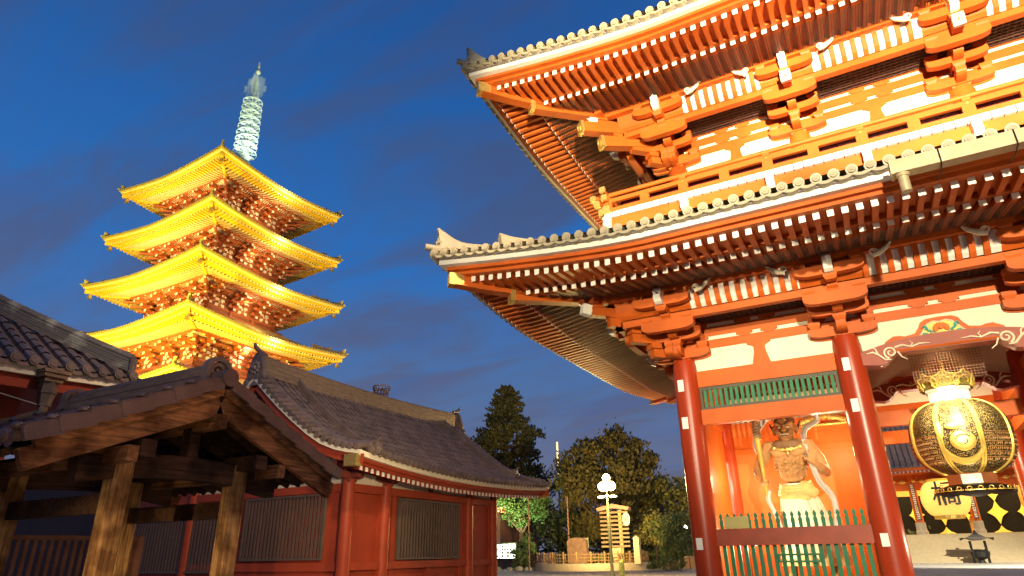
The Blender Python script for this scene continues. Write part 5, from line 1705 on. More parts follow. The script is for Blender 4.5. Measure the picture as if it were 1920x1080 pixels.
M.build('inscribed_rows', mat('copper_rows', (.55, .28, .10), .5, metal=.3), body)
M = MB(); M.lathe([(.50, 5.30), (.54, 5.36), (.54, 5.62), (.60, 5.66), (.60, 5.72), (.46, 5.72)], (LX, LY, 0), 8, rot=TH0 + PI / 8); M.build('top_collar', LWHITE, lan)
M = MB(); M.lathe([(.60, 3.36), (.62, 3.30), (.62, 3.08), (.66, 3.04)], (LX, LY, 0), 8, rot=TH0 + PI / 8)
lc = M.build('bottom_collar', mat('bottom_collar_copper', (.40, .14, .05), .5, metal=.3), lan)
M = MB()
th = TH0
for q in range(9):
    for r_ in range(4):
        u = (q - 4) * .055; 
        if abs(q - 4) < 1.5: continue
        p = Vector((LX, LY, 0)) + Vector((math.cos(th), math.sin(th), 0)) * .60 + Vector((-math.sin(th), math.cos(th), 0)) * u + Vector((0, 0, 3.11 + r_ * .055))
        M.ell(p, (.020, .02, .014), 5)
p = Vector((LX, LY, 0)) + Vector((math.cos(th), math.sin(th), 0)) * .575; U = Vector((-math.sin(th), math.cos(th), 0))
M.prism([(-.235, 3.07), (-.235, 3.31), (.235, 3.31), (.235, 3.07)], p, U, (0, 0, 1), Vector((math.cos(th), math.sin(th), 0)) * .02)
M.build('lattice_plate', LWHITE, lc)
M = MB()  # scalloped apron
n = 64
r0, r1 = .64, .95
row0 = []; row1 = []; row2 = []
for j in range(n + 1):
    a = 2 * PI * j / n; sc = abs(math.sin(4 * (a - TH0 - PI / 8)))
    row0.append((LX + r0 * math.cos(a), LY + r0 * math.sin(a), 3.06)); row1.append((LX + r1 * .93 * math.cos(a), LY + r1 * .93 * math.sin(a), 2.97)); row2.append((LX + r1 * math.cos(a), LY + r1 * math.sin(a), 2.86 - .05 * sc))
M.grid([row0, row1, row2])
ap = M.build('scalloped_apron', BLACK, lan, smooth=True)
M = MB()
for j in range(24):
    a = 2 * PI * j / 24 + .05; c = Vector((LX + .945 * math.cos(a), LY + .945 * math.sin(a), 2.93)); U = Vector((-math.sin(a), math.cos(a), 0))
    M.tube([c + U * .055 * math.cos(q) + Vector((0, 0, .045 * math.sin(q) + .0)) for q in [k_ / 9 * 2 * PI - PI / 2 for k_ in range(10)]], .012, 4)
    M.tube([c - U * .11 + Vector((0, 0, -.04)), c + Vector((0, 0, -.05)), c + U * .11 + Vector((0, 0, -.04))], .010, 4)
M.build('gold_loops', LGOLD, ap)
M = MB()  # crown of scrolled lobes
for k_ in range(8):
    th = TH0 + k_ * PI / 4; d = Vector((math.cos(th), math.sin(th), 0)); U = Vector((-math.sin(th), math.cos(th), 0)); c = Vector((LX, LY, 5.74)) + d * .52
    lobe = [(u * 1.15, v * 1.2) for u, v in [(-.26, 0), (-.30, .14), (-.22, .24), (-.10, .27), (0, .36), (.10, .27), (.22, .24), (.30, .14), (.26, 0)]]
    M.prism([(u, v) for u, v in lobe], c + d * .04, U, Vector((d.x * .30, d.y * .30, 1)), d * .03)
crown = M.build('crown_lobes', mat('crown_green_gold', (.30, .26, .06), .5, metal=.3, var=.4, scale=20), lan)
M = MB()
for k_ in range(8):
    th = TH0 + k_ * PI / 4; d = Vector((math.cos(th), math.sin(th), 0)); U = Vector((-math.sin(th), math.cos(th), 0)); c = Vector((LX, LY, 5.74)) + d * .59; V = Vector((d.x * .30, d.y * .30, 1))
    pts = [(u * 1.15, v * 1.2) for u, v in [(-.26, 0), (-.30, .14), (-.22, .24), (-.10, .27), (0, .36), (.10, .27), (.22, .24), (.30, .14), (.26, 0)]]
    M.tube([c + U * u + V * v for u, v in pts], .026, 5)
    M.tube([c + U * u * .45 + V * (v * .5 + .06) for u, v in pts], .02, 5)
    for s_ in (-1, 1): curl(M, c + U * s_ * .26 + V * .02 + d * .02, U * s_, V, d, .08, .022)
M.build('gold_scrolls', LGOLD, crown)
M = MB(); M.tube([(LX, LY, 5.7), (LX, LY, 6.25)], .07, 8); M.ell((LX, LY, 6.2), (.08, .08, .1), 8)
for dx_, dy_ in ((-.3, 0), (.3, 0), (0, .3), (0, -.3)): M.tube([(LX + dx_, LY + dy_, 5.75), (LX + dx_ * 1.2, LY + dy_ * 1.2, 8.2)], .012, 5)
M.build('hanging_rod', LGOLD, lan)
# wire net cage around the hanger
NET = bpy.data.materials.new('wire_net'); NET.use_nodes = True
t = NET.node_tree; b = t.nodes['Principled BSDF']; b.inputs['Base Color'].default_value = (.30, .13, .04, 1); b.inputs['Roughness'].default_value = .5
tcn = N(t, 'ShaderNodeTexCoord'); sx = N(t, 'ShaderNodeSeparateXYZ'); t.links.new(tcn.outputs['Object'], sx.inputs[0])
outs = []
for ax in ('X', 'Z'):
    f = N(t, 'ShaderNodeMath', operation='MULTIPLY', inp={1: 13.0}); t.links.new(sx.outputs[ax], f.inputs[0])
    g = N(t, 'ShaderNodeMath', operation='FRACT'); t.links.new(f.outputs[0], g.inputs[0])
    l = N(t, 'ShaderNodeMath', operation='LESS_THAN', inp={1: .12}); t.links.new(g.outputs[0], l.inputs[0]); outs.append(l)
mxm = N(t, 'ShaderNodeMath', operation='MAXIMUM'); t.links.new(outs[0].outputs[0], mxm.inputs[0]); t.links.new(outs[1].outputs[0], mxm.inputs[1])
t.links.new(mxm.outputs[0], b.inputs['Alpha'])
M = MB(); M.grid([[(LX - .80, LY - .85, 5.85), (LX + .95, LY - .85, 5.85)], [(LX - .80, LY - .85, 7.4), (LX + .95, LY - .85, 7.4)]])
ne = M.build('wire_net', NET, gate)

# ================================================================ MAIN HALL BEYOND THE GATE
mh = thing('main_hall', 'distant grand hall with glowing doorway, gold diamonds and dark tiled roof seen through the gate', 'hall', (12, 100, 0))
M = MB()
M.grid([[(-16, 87.5, 9.9), (50, 87.5, 9.9)], [(-14, 93, 12.6), (48, 93, 12.6)], [(-12, 99, 16.9), (46, 99, 16.9)], [(-8, 108, 25), (42, 108, 25)]])
mr = M.build('tiled_roof', GTILE, mh, smooth=True)
M = MB()
for i in range(110):
    x = -15.7 + i * .6
    M.tube([(x, 87.45, 9.98), (x + .02, 93, 12.7), (x + .1, 99, 17.0), (x + .2, 108, 25.1)], [.15] * 4, 6)
M.build('cover_tiles', GTILE, mr, smooth='auto')
M = MB(); M.box(-16, 50, 87.6, 88.4, 9.55, 9.88); M.box(-16, 50, 88.2, 92, 9.30, 9.5); M.build('eave_board', RED, mh)
M = MB()
for i in range(160): M.box(-15.8 + i * .41, -15.62 + i * .41, 87.9, 88.1, 9.32, 9.52)
M.build('rafter_end_caps', WHITE, mh)
M = MB(); M.box(-16, 50, 97.4, 97.9, 2.8, 10); M.build('back_wall', mat('hall_glow_wall', (.75, .35, .06), .6), mh)
M = MB(); M.box(-16, 50, 90.8, 91.2, 7.6, 8.5); M.box(-16, 50, 90.9, 91.3, 8.6, 9.3); M.build('lintel', RED, mh)
M = MB()
for i in range(60): 
    x = -12 + i * 1.0; M.ell((x, 90.7, 8.55 + .1 * (i % 2)), (.36, .1, .22), 6)
M.build('frieze_carving', GOLD, mh)
px_ = [-8.05 + 5.45 * i for i in range(10)]
for x in px_:
    M = MB(); M.lathe([(.42, 4.0), (.40, 9.3)], (x, 91, 0), 20); p = M.build('pillar', RED, mh, smooth='auto')
    M = MB(); M.lathe([(.62, 2.8), (.62, 3.1), (.53, 3.3), (.52, 4.1)], (x, 91, 0), 20); M.build('pillar_base', STONE, p)
    # vertical scroll board of writing on each pillar
    M = MB(); M.box(x - .22, x + .22, 90.42, 90.46, 4.3, 8.3); bb = M.build('verse_board', mat('verse_board', (.10, .03, .02), .4), p)
    M = MB()
    for q in range(17):
        z = 4.45 + q * .225
        for k_ in range(3):
            xx = x - .12 + .10 * k_ + random.uniform(-.02, .02); M.box(xx - .045, xx + .03, 90.39, 90.42, z + random.uniform(0, .06), z + .06 + random.uniform(.02, .08))
        M.box(x - .14, x + .14, 90.39, 90.42, z + .13, z + .155)
    M.build('verse_characters', LWHITE, bb)
# dark door leaves with gilt diamonds
DB = mat('door_black', (.012, .010, .008), .8, spec=.1)
BG_ = mat('bright_gilt', (.85, .62, .10), .4)
def diamond(G, cx, cz, w, h_, z0=-99, z1=99):
    poly = []
    for k_ in range(4):
        a0 = k_ * PI / 2; p0 = Vector((math.cos(a0) * w, math.sin(a0) * h_)); p1 = Vector((math.cos(a0 + PI / 2) * w, math.sin(a0 + PI / 2) * h_))
        for q in range(4):
            t_ = q / 4; m_ = p0.lerp(p1, t_) * (1 - .26 * math.sin(PI * t_)); poly.append((cx + m_.x, min(z1, max(z0, cz + m_.y))))
    G.prism(poly, (0, 96.9, 0), (1, 0, 0), (0, 0, 1), (0, .1, 0))
for i in range(-2, 9):
    cx_ = -5.3 + 5.45 * i
    K = MB(); K.box(cx_ - 2.45, cx_ + 2.45, 97.1, 97.2, 2.95, 7.35); dp = K.build('door_leaf', DB, mh)
    G = MB(); diamond(G, cx_, 5.15, 1.0, 1.30); diamond(G, cx_, 7.35, 1.0, 1.0, z1=7.35); diamond(G, cx_, 2.95, .9, .75, z0=2.95)
    for s_ in (-1, 1): diamond(G, cx_ + s_ * 2.45, 5.15, .55, .8)
    G.build('gilt_diamond', BG_, dp)
M = MB()
ns = 16
for i in range(ns):
    z = 2.8 * (i + 1) / ns; y = 82.5 + (i) * .42
    M.box(-14, 48, y, 99 if i == ns - 1 else y + .46, 0, z)
M.build('stone_steps', mat('steps_stone', (.40, .32, .18), .7, var=.1), mh)
def biglantern(x, y, z, r, h, name, lab, char=None):
    o = thing(name, lab, 'lantern', (x, y, z))
    M = MB(); pr = []
    for i in range(29):
        t_ = i / 28; rr = r * (.62 + .38 * math.sin(PI * t_) ** .6) * (1 + .015 * (i % 2)); pr.append((rr, z - h / 2 + h * t_))
    M.lathe(pr, (x, y, 0), 24); M.build('paper_body', mat('glowing_paper', (.80, .42, .08), .8, emit=(1, .55, .12), es=.9), o, smooth=True)
    M = MB(); M.lathe([(r * .6, z + h / 2), (r * .66, z + h / 2 + .25)], (x, y, 0), 20); M.lathe([(r * .62, z - h / 2 - .35), (r * .64, z - h / 2)], (x, y, 0), 20); M.build('black_rim', GOLD, o)
    if char:
        cu = bpy.data.curves.new('t', 'FONT'); cu.body = char; cu.size = r * 1.15; cu.extrude = .03; cu.align_x = 'CENTER'; cu.align_y = 'CENTER'; cu.offset = .03
        to = bpy.data.objects.new('t', cu); COL.objects.link(to)
        dg = bpy.context.evaluated_depsgraph_get(); me = bpy.data.meshes.new_from_object(to.evaluated_get(dg))
        bpy.data.objects.remove(to)
        q = bpy.data.objects.new('painted_character', me); COL.objects.link(q)
        me.transform(Matrix.Translation((x, y - r * 1.02, z + .2)) @ Matrix.Rotation(PI / 2, 4, 'X'))
        me.materials.clear(); me.materials.append(BLACK); q.parent = o; q.matrix_parent_inverse = parent_inv(o)
    return o
biglantern(5.75, 89.4, 6.5, 2.35, 3.6, 'paper_lantern', 'big glowing paper lantern with a black character, hanging at the distant hall entrance', '橋')
biglantern(-.6, 90.0, 7.2, 1.5, 2.0, 'paper_lantern', 'glowing lantern at the left end of the distant hall frieze, beside the gate pillar')
# incense burner
ib = thing('incense_burner', 'black roofed incense burner standing in the courtyard before the stone steps', 'incense burner', (6.9, 81, 0))
M = MB()
for sx_, sy_ in ((-.6, -.6), (.6, -.6), (-.6, .6), (.6, .6)): M.tube([(6.9 + sx_, 81 + sy_, .0), (6.9 + sx_, 81 + sy_, 2.0)], .07, 6)
M.build('frame_post', IRON, ib)
M = MB(); M.lathe([(.3, .3), (.75, .55), (.85, 1.0), (.7, 1.15), (.75, 1.2)], (6.9, 81, 0), 16); M.lathe([(.35, 0), (.2, .3)], (6.9, 81, 0), 10); M.build('bowl', IRON, ib)
M = MB(); rows = []
for (r_, z, up_) in ((1.35, 2.02, .28), (1.1, 2.16, .1), (.7, 2.34, 0), (.25, 2.62, 0), (.08, 2.8, 0)):
    rows.append([(6.9 + r_ * math.cos(a) / max(abs(math.cos(a)), abs(math.sin(a))), 81 + r_ * math.sin(a) / max(abs(math.cos(a)), abs(math.sin(a))), z + up_ * abs(math.sin(2 * a)) ** 3) for a in [k_ / 32 * 2 * PI for k_ in range(33)]])
M.grid(rows); M.ell((6.9, 81, 2.85), (.13, .13, .14), 8); M.build('roof', IRON, ib)

# ================================================================ STREET LAMP
lx, ly = -15.85, 41.4
LAMP = mat('sodium_glow', (1, .8, .5), .5, emit=(1, .62, .22), es=60)
LAMP2 = mat('pale_lamp_glow', (1, .95, .7), .5, emit=(1, .9, .5), es=14)
POLE = mat('lamp_pole_paint', (.16, .17, .10), .45, metal=.2)
sl = thing('street_lamp', 'tall street lamp blazing orange in the middle of the plaza', 'street lamp', (lx, ly, 0))
M = MB(); M.tube([(lx, ly, 0), (lx, ly, 2.2), (lx, ly, 4.9)], [.11, .10, .06], 12); M.tube([(lx, ly, 0), (lx, ly, .25)], .17, 12); M.tube([(lx, ly, 4.9), (lx, ly, 5.3)], .04, 8)
M.tube([(lx, ly, 2.15), (lx, ly, 2.25)], .115, 12)
M.tube([(lx - .55, ly, 4.92), (lx + .55, ly, 4.92)], .03, 6); M.build('pole', POLE, sl)
M = MB()
for (dx_, dz_, r_) in ((0, 6.05, .25), (-.30, 5.52, .29), (.30, 5.52, .29), (0, 5.5, .29)):
    M.ell((lx + dx_, ly + (-.12 if dx_ == 0 and dz_ < 6 else .05), dz_), (r_, r_, r_), 12)
M.build('globe', LAMP, sl, smooth=True)
M = MB()
for s_ in (-1, 1): M.ell((lx + s_ * .42, ly, 4.86), (.26, .16, .06), 10)
M.build('side_light', LAMP2, sl, smooth=True)
point('street_light', (lx, ly - .62, 5.6), 5200, (1, .72, .24), .2)
point('street_light', (lx, ly + .62, 5.9), 4500, SOD, .2)
M = MB(); M.lathe([(.16, 0), (.20, .5), (.16, .95), (.05, .98)], (-15.15, 41.2, 0), 10)
for i in range(12): M.ell((-15.15 + random.uniform(-.15, .15), 41.2 + random.uniform(-.15, .15), .95 + random.uniform(0, .12)), (.07, .07, .05), 5)
wb = M.build('flower_urn', mat('urn_patches', (.30, .34, .10), .7, var=.6, scale=12)); tag(wb, 'small urn at the foot of the tall street lamp', 'urn')
def lamp_small(x, y, z, label):
    o = thing('park_lamp', label, 'lamp', (x, y, 0))
    M = MB(); M.tube([(x, y, 0), (x, y, z)], .05, 6); M.build('pole', POLE, o)
    M = MB(); M.ell((x, y, z + .1), (.16, .16, .16), 10); M.build('globe', LAMP, o, smooth=True)
    point('park_light', (x, y - .35, z + .2), 260, SOD, .1)
lamp_small(-16.9, 64, 3.5, 'small orange park lamp beside the gate pillar, right of the bamboo')
# ================================================================ TREES AND PLANTS
def leafmat(name, a, b_):
    m = mat(name, a, .6, scale=1.4, col2=b_, c2pos=(.35, .68), spec=.3)
    return m
LF_CON = leafmat('conifer_foliage', (.040, .045, .018), (.11, .10, .035))
LF_BIG = leafmat('ginkgo_foliage', (.05, .055, .018), (.14, .12, .035))
LF_GRN = leafmat('bright_maple_foliage', (.06, .13, .04), (.12, .24, .08))
LF_DK = leafmat('dark_foliage', (.020, .035, .018), (.06, .08, .03))
LF_YEL = leafmat('yellow_green_foliage', (.10, .12, .03), (.22, .20, .05))
LF_BAM = leafmat('bamboo_foliage', (.05, .09, .03), (.13, .18, .06))
BARK = mat('bark', (.10, .065, .04), .85, var=.4, scale=6, bump=.4, stretch=(1, 1, .2))
def leaf(M, p, s, d=None):
    # one leaf-sized blade: a bent quad
    a = Vector((random.gauss(0, 1), random.gauss(0, 1), random.gauss(0, .6) + (0 if d is None else 0))).normalized()
    if d is not None: a = (a * .6 + Vector(d)).normalized()
    b = a.cross(Vector((random.gauss(0, 1), random.gauss(0, 1), random.gauss(0, 1)))).normalized()
    l = s * random.uniform(.7, 1.3); w = l * .32
    M.add([p - b * w * .3, p + a * l * .5 - b * w, p + a * l, p + a * l * .5 + b * w], [(0, 1, 2, 3)])
def trunk(o, x, y, h, r, limbs, mat_=None, lean=0):
    M = MB()
    M.tube([(x, y, 0), (x + lean * .4, y, h * .4), (x + lean, y, h)], [r, r * .7, r * .25], 9)
    for (z0, dx_, dy_, dz_) in limbs:
        a = Vector((x + lean * z0 / h, y, z0)); b_ = a + Vector((dx_, dy_, dz_))
        M.tube([a, a.lerp(b_, .5) + Vector((0, 0, .12 * b_.z * 0)), b_], [r * .38, r * .25, r * .08], 6)
    return M.build('trunk', mat_ or BARK, o)
def conifer(x, y, h, rb, label, n=300, seed=1, lf=None):
    random.seed(seed)
    o = thing('conifer_tree', label, 'tree', (x, y, 0))
    limbs = []; M = MB()
    for i in range(n):
        t = random.random() ** .75          # 0 top .. 1 bottom
        z = h - t * (h * .86)
        # outline: broad ragged cone with bulges
        rr = rb * (t ** .75) * (1.0 + .16 * math.sin(t * 21) + random.uniform(-.26, .14)) + .25
        a = random.uniform(0, 2 * PI); L_ = rr * random.uniform(.55, 1.0)
        tip = Vector((x + L_ * math.cos(a), y + L_ * math.sin(a), z + L_ * .18))
        root = Vector((x, y, z - L_ * .10)); d = (tip - root).normalized()
        if i % 9 == 0: limbs.append((z - L_ * .1, (tip - root).x * .8, (tip - root).y * .8, (tip - root).z * .8))
        # plume of upswept sprays at the end of each limb
        pl = .55 + .16 * rr
        for k_ in range(52):
            q = tip - d * random.random() ** 1.3 * pl * 1.6 + Vector((random.gauss(0, .16), random.gauss(0, .16), random.gauss(0, .13))) * pl
            leaf(M, q, .50, (d.x * .7, d.y * .7, .75))
    trunk(o, x, y, h * .96, .45, limbs)
    M.build('foliage', lf or LF_CON, o, fixn=False)
    return o
conifer(-49.6, 88, 26.2, 10.0, 'tall dark conifer standing behind the right end of the hall roof', 640, 3)
def broad(x, y, z0, h, r, label, lf, ncl=120, per=90, ls=.30, cr=.9, seed=5, name='broadleaf_tree', spiky=False, flat=1.0, trunk_r=.35, cat='tree', group=None):
    random.seed(seed)
    o = thing(name, label, cat, (x, y, 0), group)
    M = MB(); limbs = []; cz = (z0 + h) / 2; rz = (h - z0) / 2
    for i in range(ncl):
        while True:
            u = Vector((random.uniform(-1, 1), random.uniform(-1, 1), random.uniform(-1, 1)))
            if .25 < u.length < 1: break
        if random.random() < .6: u = u.normalized() * random.uniform(.78, 1.02)
        wob = 1 + .14 * math.sin(5 * math.atan2(u.y, u.x) + 3 * u.z) 
        c = Vector((x + u.x * r * wob, y + u.y * r * wob * flat, cz + u.z * rz * (1 + .06 * math.sin(7 * u.x))))
        cc = cr * random.uniform(.6, 1.25)
        if i % 7 == 0: limbs.append((max(z0 * .75, .5) + random.uniform(0, rz * .6), (c.x - x) * .8, (c.y - y) * .8, max(.3, c.z - z0 * .75) * .55))
        for k_ in range(per):
            g = Vector((random.gauss(0, 1), random.gauss(0, 1), random.gauss(0, .7)))
            p = c + g * cc * .45
            d = None
            if spiky: d = (u.x * .5, u.y * .5, .95)
            leaf(M, p, ls, d)
    trunk(o, x, y, cz, trunk_r, limbs)
    M.build('foliage', lf, o, fixn=False)
    return o
broad(-27.4, 72, 2.4, 14.2, 5.3, 'big rounded tree with upswept spiky crown behind the street lamp', LF_BIG, 210, 95, .42, 1.25, 11, spiky=True)
broad(-21.5, 76, 1.5, 9.8, 4.2, 'medium spreading tree right of the big round tree, below the distant houses', LF_YEL, 90, 80, .36, 1.1, 12)
broad(-36.0, 67, 4.6, 9.2, 2.9, 'green floodlit maple crown under the end of the hall eave', LF_GRN, 85, 90, .30, .85, 13)
broad(-40.5, 74, 4.0, 10.0, 3.6, 'dark leafy tree behind the small tiled hall, left of the floodlit maple', LF_DK, 70, 80, .36, 1.0, 14)
broad(-33.0, 72, 1.2, 6.6, 3.0, 'dark low tree beneath the floodlit maple, right of the pole', LF_DK, 70, 80, .32, .9, 15)
broad(-20.6, 66, 2.2, 5.3, 2.0, 'small yellow-lit tree right of the stacked plank sign', LF_YEL, 34, 70, .26, .6, 16, trunk_r=.14)
broad(-33.1, 62, 1.0, 3.3, 1.25, 'round green shrub beside the lit notice board', LF_GRN, 26, 70, .2, .5, 17, 'shrub', trunk_r=.08, cat='shrub')
broad(-33.0, 61.4, .1, 1.3, 1.1, 'low clipped bush in front of the round shrub', LF_BAM, 22, 60, .18, .4, 18, 'shrub', trunk_r=.06, cat='shrub')
broad(-30.2, 68, .1, 2.0, 1.7, 'dark mounded azalea bush left of the stone monument', LF_DK, 26, 60, .2, .5, 19, 'shrub', trunk_r=.06, cat='shrub')
broad(-27.0, 78, .2, 6.5, 4.6, 'dark undergrowth tree filling the gap beneath the big round tree', LF_DK, 80, 80, .36, 1.1, 20)
broad(-46, 82, .5, 7.5, 4.0, 'dark evergreen mass behind the notice board', LF_DK, 60, 80, .36, 1.1, 21)
broad(-17.6, 58.5, .1, .9, 1.5, 'low flat bush at the foot of the bamboo clump', LF_BAM, 22, 60, .16, .35, 22, 'shrub', trunk_r=.05, cat='shrub')
# bamboo clump
random.seed(31)
bam = thing('bamboo_clump', 'fine-leaved bamboo clump arching beside the front gate pillar', 'bamboo', (-17.6, 61, 0))
M = MB(); C_ = MB()
for i in range(34):
    a = random.uniform(0, 2 * PI); L_ = random.uniform(.6, 2.3); hh = random.uniform(2.8, 5.0)
    b0 = Vector((-17.6 + random.gauss(0, .35), 61 + random.gauss(0, .3), 0)); tip = b0 + Vector((L_ * math.cos(a), L_ * math.sin(a) * .7, hh))
    mid = b0 + Vector((L_ * .25 * math.cos(a), L_ * .2 * math.sin(a), hh * .6))
    C_.tube([b0, mid, tip], [.03, .022, .008], 4)
    for k_ in range(120):
        t_ = .25 + .75 * random.random(); p = (b0.lerp(mid, t_ / .6) if t_ < .6 else mid.lerp(tip, (t_ - .6) / .4)) + Vector((random.gauss(0, .22), random.gauss(0, .22), random.gauss(0, .16)))
        leaf(M, p, .24, (math.cos(a) * .3, math.sin(a) * .3, -.2))
M.build('foliage', LF_BAM, bam, fixn=False); C_.build('stems', mat('bamboo_stem', (.25, .24, .10), .5), bam)

# ================================================================ PLAZA OBJECTS
# round island: kerb, planting, bamboo fence
IX, IY, IR = -26.3, 63.5, 5.6
isl = thing('island_kerb', 'round pale stone kerb of the planted island under the stacked plank sign', 'kerb', (IX, IY, 0))
M = MB(); M.lathe([(IR, 0), (IR, .62), (IR - .4, .62), (IR - .4, 0)], (IX, IY, 0), 72, ring=True); M.build('kerb_ring', mat('kerb_stone', (.40, .36, .25), .7, var=.15, bump=.2), isl)
M = MB(); M.lathe([(IR - .4, .05), (IR - .5, .52), (.1, .70)], (IX, IY, 0), 40); M.build('soil', mat('soil', (.05, .04, .025), .9), isl)
bf = thing('bamboo_fence', 'low rustic bamboo fence running round the island', 'fence', (IX, IY, .6))
M = MB(); BP = mat('dry_bamboo', (.24, .16, .07), .6, var=.25, scale=5)
n = 26
for i in range(n):
    a = 2 * PI * i / n; p = Vector((IX + (IR - .25) * math.cos(a), IY + (IR - .25) * math.sin(a), 0))
    Q = MB(); Q.tube([p + Vector((0, 0, .6)), p + Vector((0, 0, 1.62))], .085, 7); Q.build('post', BP, bf)
for z in (.85, 1.1, 1.38):
    M.tube([(IX + (IR - .25) * math.cos(2 * PI * i / 60), IY + (IR - .25) * math.sin(2 * PI * i / 60), z) for i in range(61)], .035, 5)
M.build('rail', BP, bf)
M = MB()
for i in range(110):
    a = 2 * PI * i / 110 + .01; p = Vector((IX + (IR - .22) * math.cos(a), IY + (IR - .22) * math.sin(a), 0)); M.tube([p + Vector((0, 0, .65)), p + Vector((0, 0, 1.45 + .06 * (i % 3)))], .025, 4)
M.build('canes', BP, bf)
broad(-28.5, 62.5, .5, 1.5, 1.2, 'small shrub inside the island beside the stone monument', LF_DK, 16, 50, .18, .4, 41, 'shrub', trunk_r=.05, cat='shrub')
broad(-24.6, 61.3, .5, 1.3, 1.0, 'small shrub inside the island below the plank sign', LF_BAM, 14, 50, .18, .35, 42, 'shrub', trunk_r=.05, cat='shrub')
# stacked plank sign tower (rack of donor boards)
tw = thing('plank_sign_tower', 'tall wooden rack of stacked pale horizontal planks under a little curved roof', 'sign', (-22.6, 61, 0))
PLK = mat('pale_plank', (.20, .15, .085), .65, var=.2, scale=3, stretch=(.5, 3, 3))
for i in range(9):
    z = 1.95 + i * .37
    M = MB(); M.box(-24.15, -21.35, 60.75, 60.83, z, z + .17); M.build('plank', PLK, tw)
M = MB(); M.box(-23.45, -23.15, 60.85, 61.05, .4, 5.2); M.box(-22.35, -22.05, 60.85, 61.05, .4, 5.2); M.build('post', mat('sign_post_wood', (.30, .26, .10), .7, var=.2), tw)
M = MB(); M.box(-23.3, -22.2, 60.6, 60.9, .4, 1.9); M.build('pedestal', mat('pedestal_stone', (.42, .40, .20), .7), tw)
M = MB(); M.prism([(-1.55, 0), (-1.6, .28), (0, .62), (1.6, .28), (1.55, 0), (0, .22)], (-22.75, 60.5, 5.15), (1, 0, 0), (0, 0, 1), (0, .7, 0)); M.build('roof', mat('sign_roof', (.30, .20, .13), .6), tw)
M = MB(); M.lathe([(.01, 0), (.34, 0), (.36, .05), (.01, .06)], (0, 0, 0), 20)
M.v = [(-21.5 + vx, 60.68 - vz, 4.35 + vy * 1.6) for vx, vy, vz in M.v]; M.build('oval_crest', PLASTER, tw)
M = MB()
for q in (-.12, 0, .12): M.tube([(-21.6 + q, 60.60, 4.15), (-21.42 + q, 60.60, 4.6)], .022, 5)
M.build('crest_strokes', DARK, tw)
# stones in the island
st_ = thing('stone_monument', 'broad rough stone slab monument left of the plank sign', 'monument', (-26.9, 61.5, 0))
M = MB(); M.prism([(-1.0, 0), (-1.05, 1.9), (-.8, 2.25), (.3, 2.3), (.95, 2.1), (1.0, 0)], (-26.9, 61.3, .6), (1, 0, 0), (0, 0, 1), (0, .5, 0)); M.build('slab', mat('monument_stone', (.20, .13, .09), .8, var=.3, bump=.5), st_)
sp_ = thing('stone_post', 'slim pale stone post right of the plank sign', 'post', (-20.9, 61.4, 0))
M = MB(); M.box(-21.2, -20.65, 61.2, 61.7, .5, 2.75); M.build('shaft', mat('pale_post_stone', (.42, .37, .26), .7, bump=.3), sp_)
M = MB(); M.prism([(-.27, 0), (0, .16), (.27, 0)], (-20.925, 61.2, 2.75), (1, 0, 0), (0, 0, 1), (0, .5, 0)); M.build('cap', MATS['pale_post_stone'], sp_)
ys = thing('lit_sign', 'small yellow-green lit sign board behind the stone monument', 'sign', (-28.2, 66, 0))
M = MB(); M.box(-28.9, -27.7, 66, 66.15, 2.0, 2.9); M.build('panel', mat('lit_yellow_panel', (.5, .55, .1), .6, emit=(.75, .85, .20), es=.45), ys)
M = MB(); M.box(-28.95, -27.65, 65.94, 66.2, 2.9, 2.97); M.box(-28.85, -28.78, 66.02, 66.12, 0, 2.0); M.box(-27.82, -27.75, 66.02, 66.12, 0, 2.0); M.build('frame', STEEL, ys)
M = MB(); M.box(-28.6, -27.8, 65.95, 65.99, 2.3, 2.6); M.build('dark_print', DARK, ys)
# lit notice boards
nb = thing('notice_board', 'glass notice board glowing white at the corner of the red hall', 'notice board', (-38, 65, 0))
BF = mat('board_frame', (.07, .05, .04), .5)
for i in range(3):
    x0 = -41.6 + i * 2.02
    M = MB(); M.box(x0, x0 + 1.92, 65.0, 65.06, 1.12, 2.52); M.build('lit_panel', mat('lit_notice', (.8, .85, .7), .6, emit=(.95, 1, .78), es=4.5), nb)
    M = MB()
    for r_ in range(4):
        for c_ in range(5):
            if random.random() < .8: M.box(x0 + .15 + c_ * .34, x0 + .42 + c_ * .34, 64.97, 64.99, 1.22 + r_ * .32, 1.46 + r_ * .32)
    M.build('pinned_papers', mat('pinned_paper', (.45, .42, .35), .8), nb)
M = MB(); M.box(-41.8, -35.5, 64.95, 65.15, 2.52, 2.66); M.box(-41.8, -35.5, 64.95, 65.15, 1.0, 1.12)
for x in (-41.8, -39.7, -37.66, -35.64): M.box(x, x + .1, 64.95, 65.15, 0, 2.52)
M.box(-41.7, -35.6, 65.07, 65.12, .1, 1.0)
M.build('frame', BF, nb)
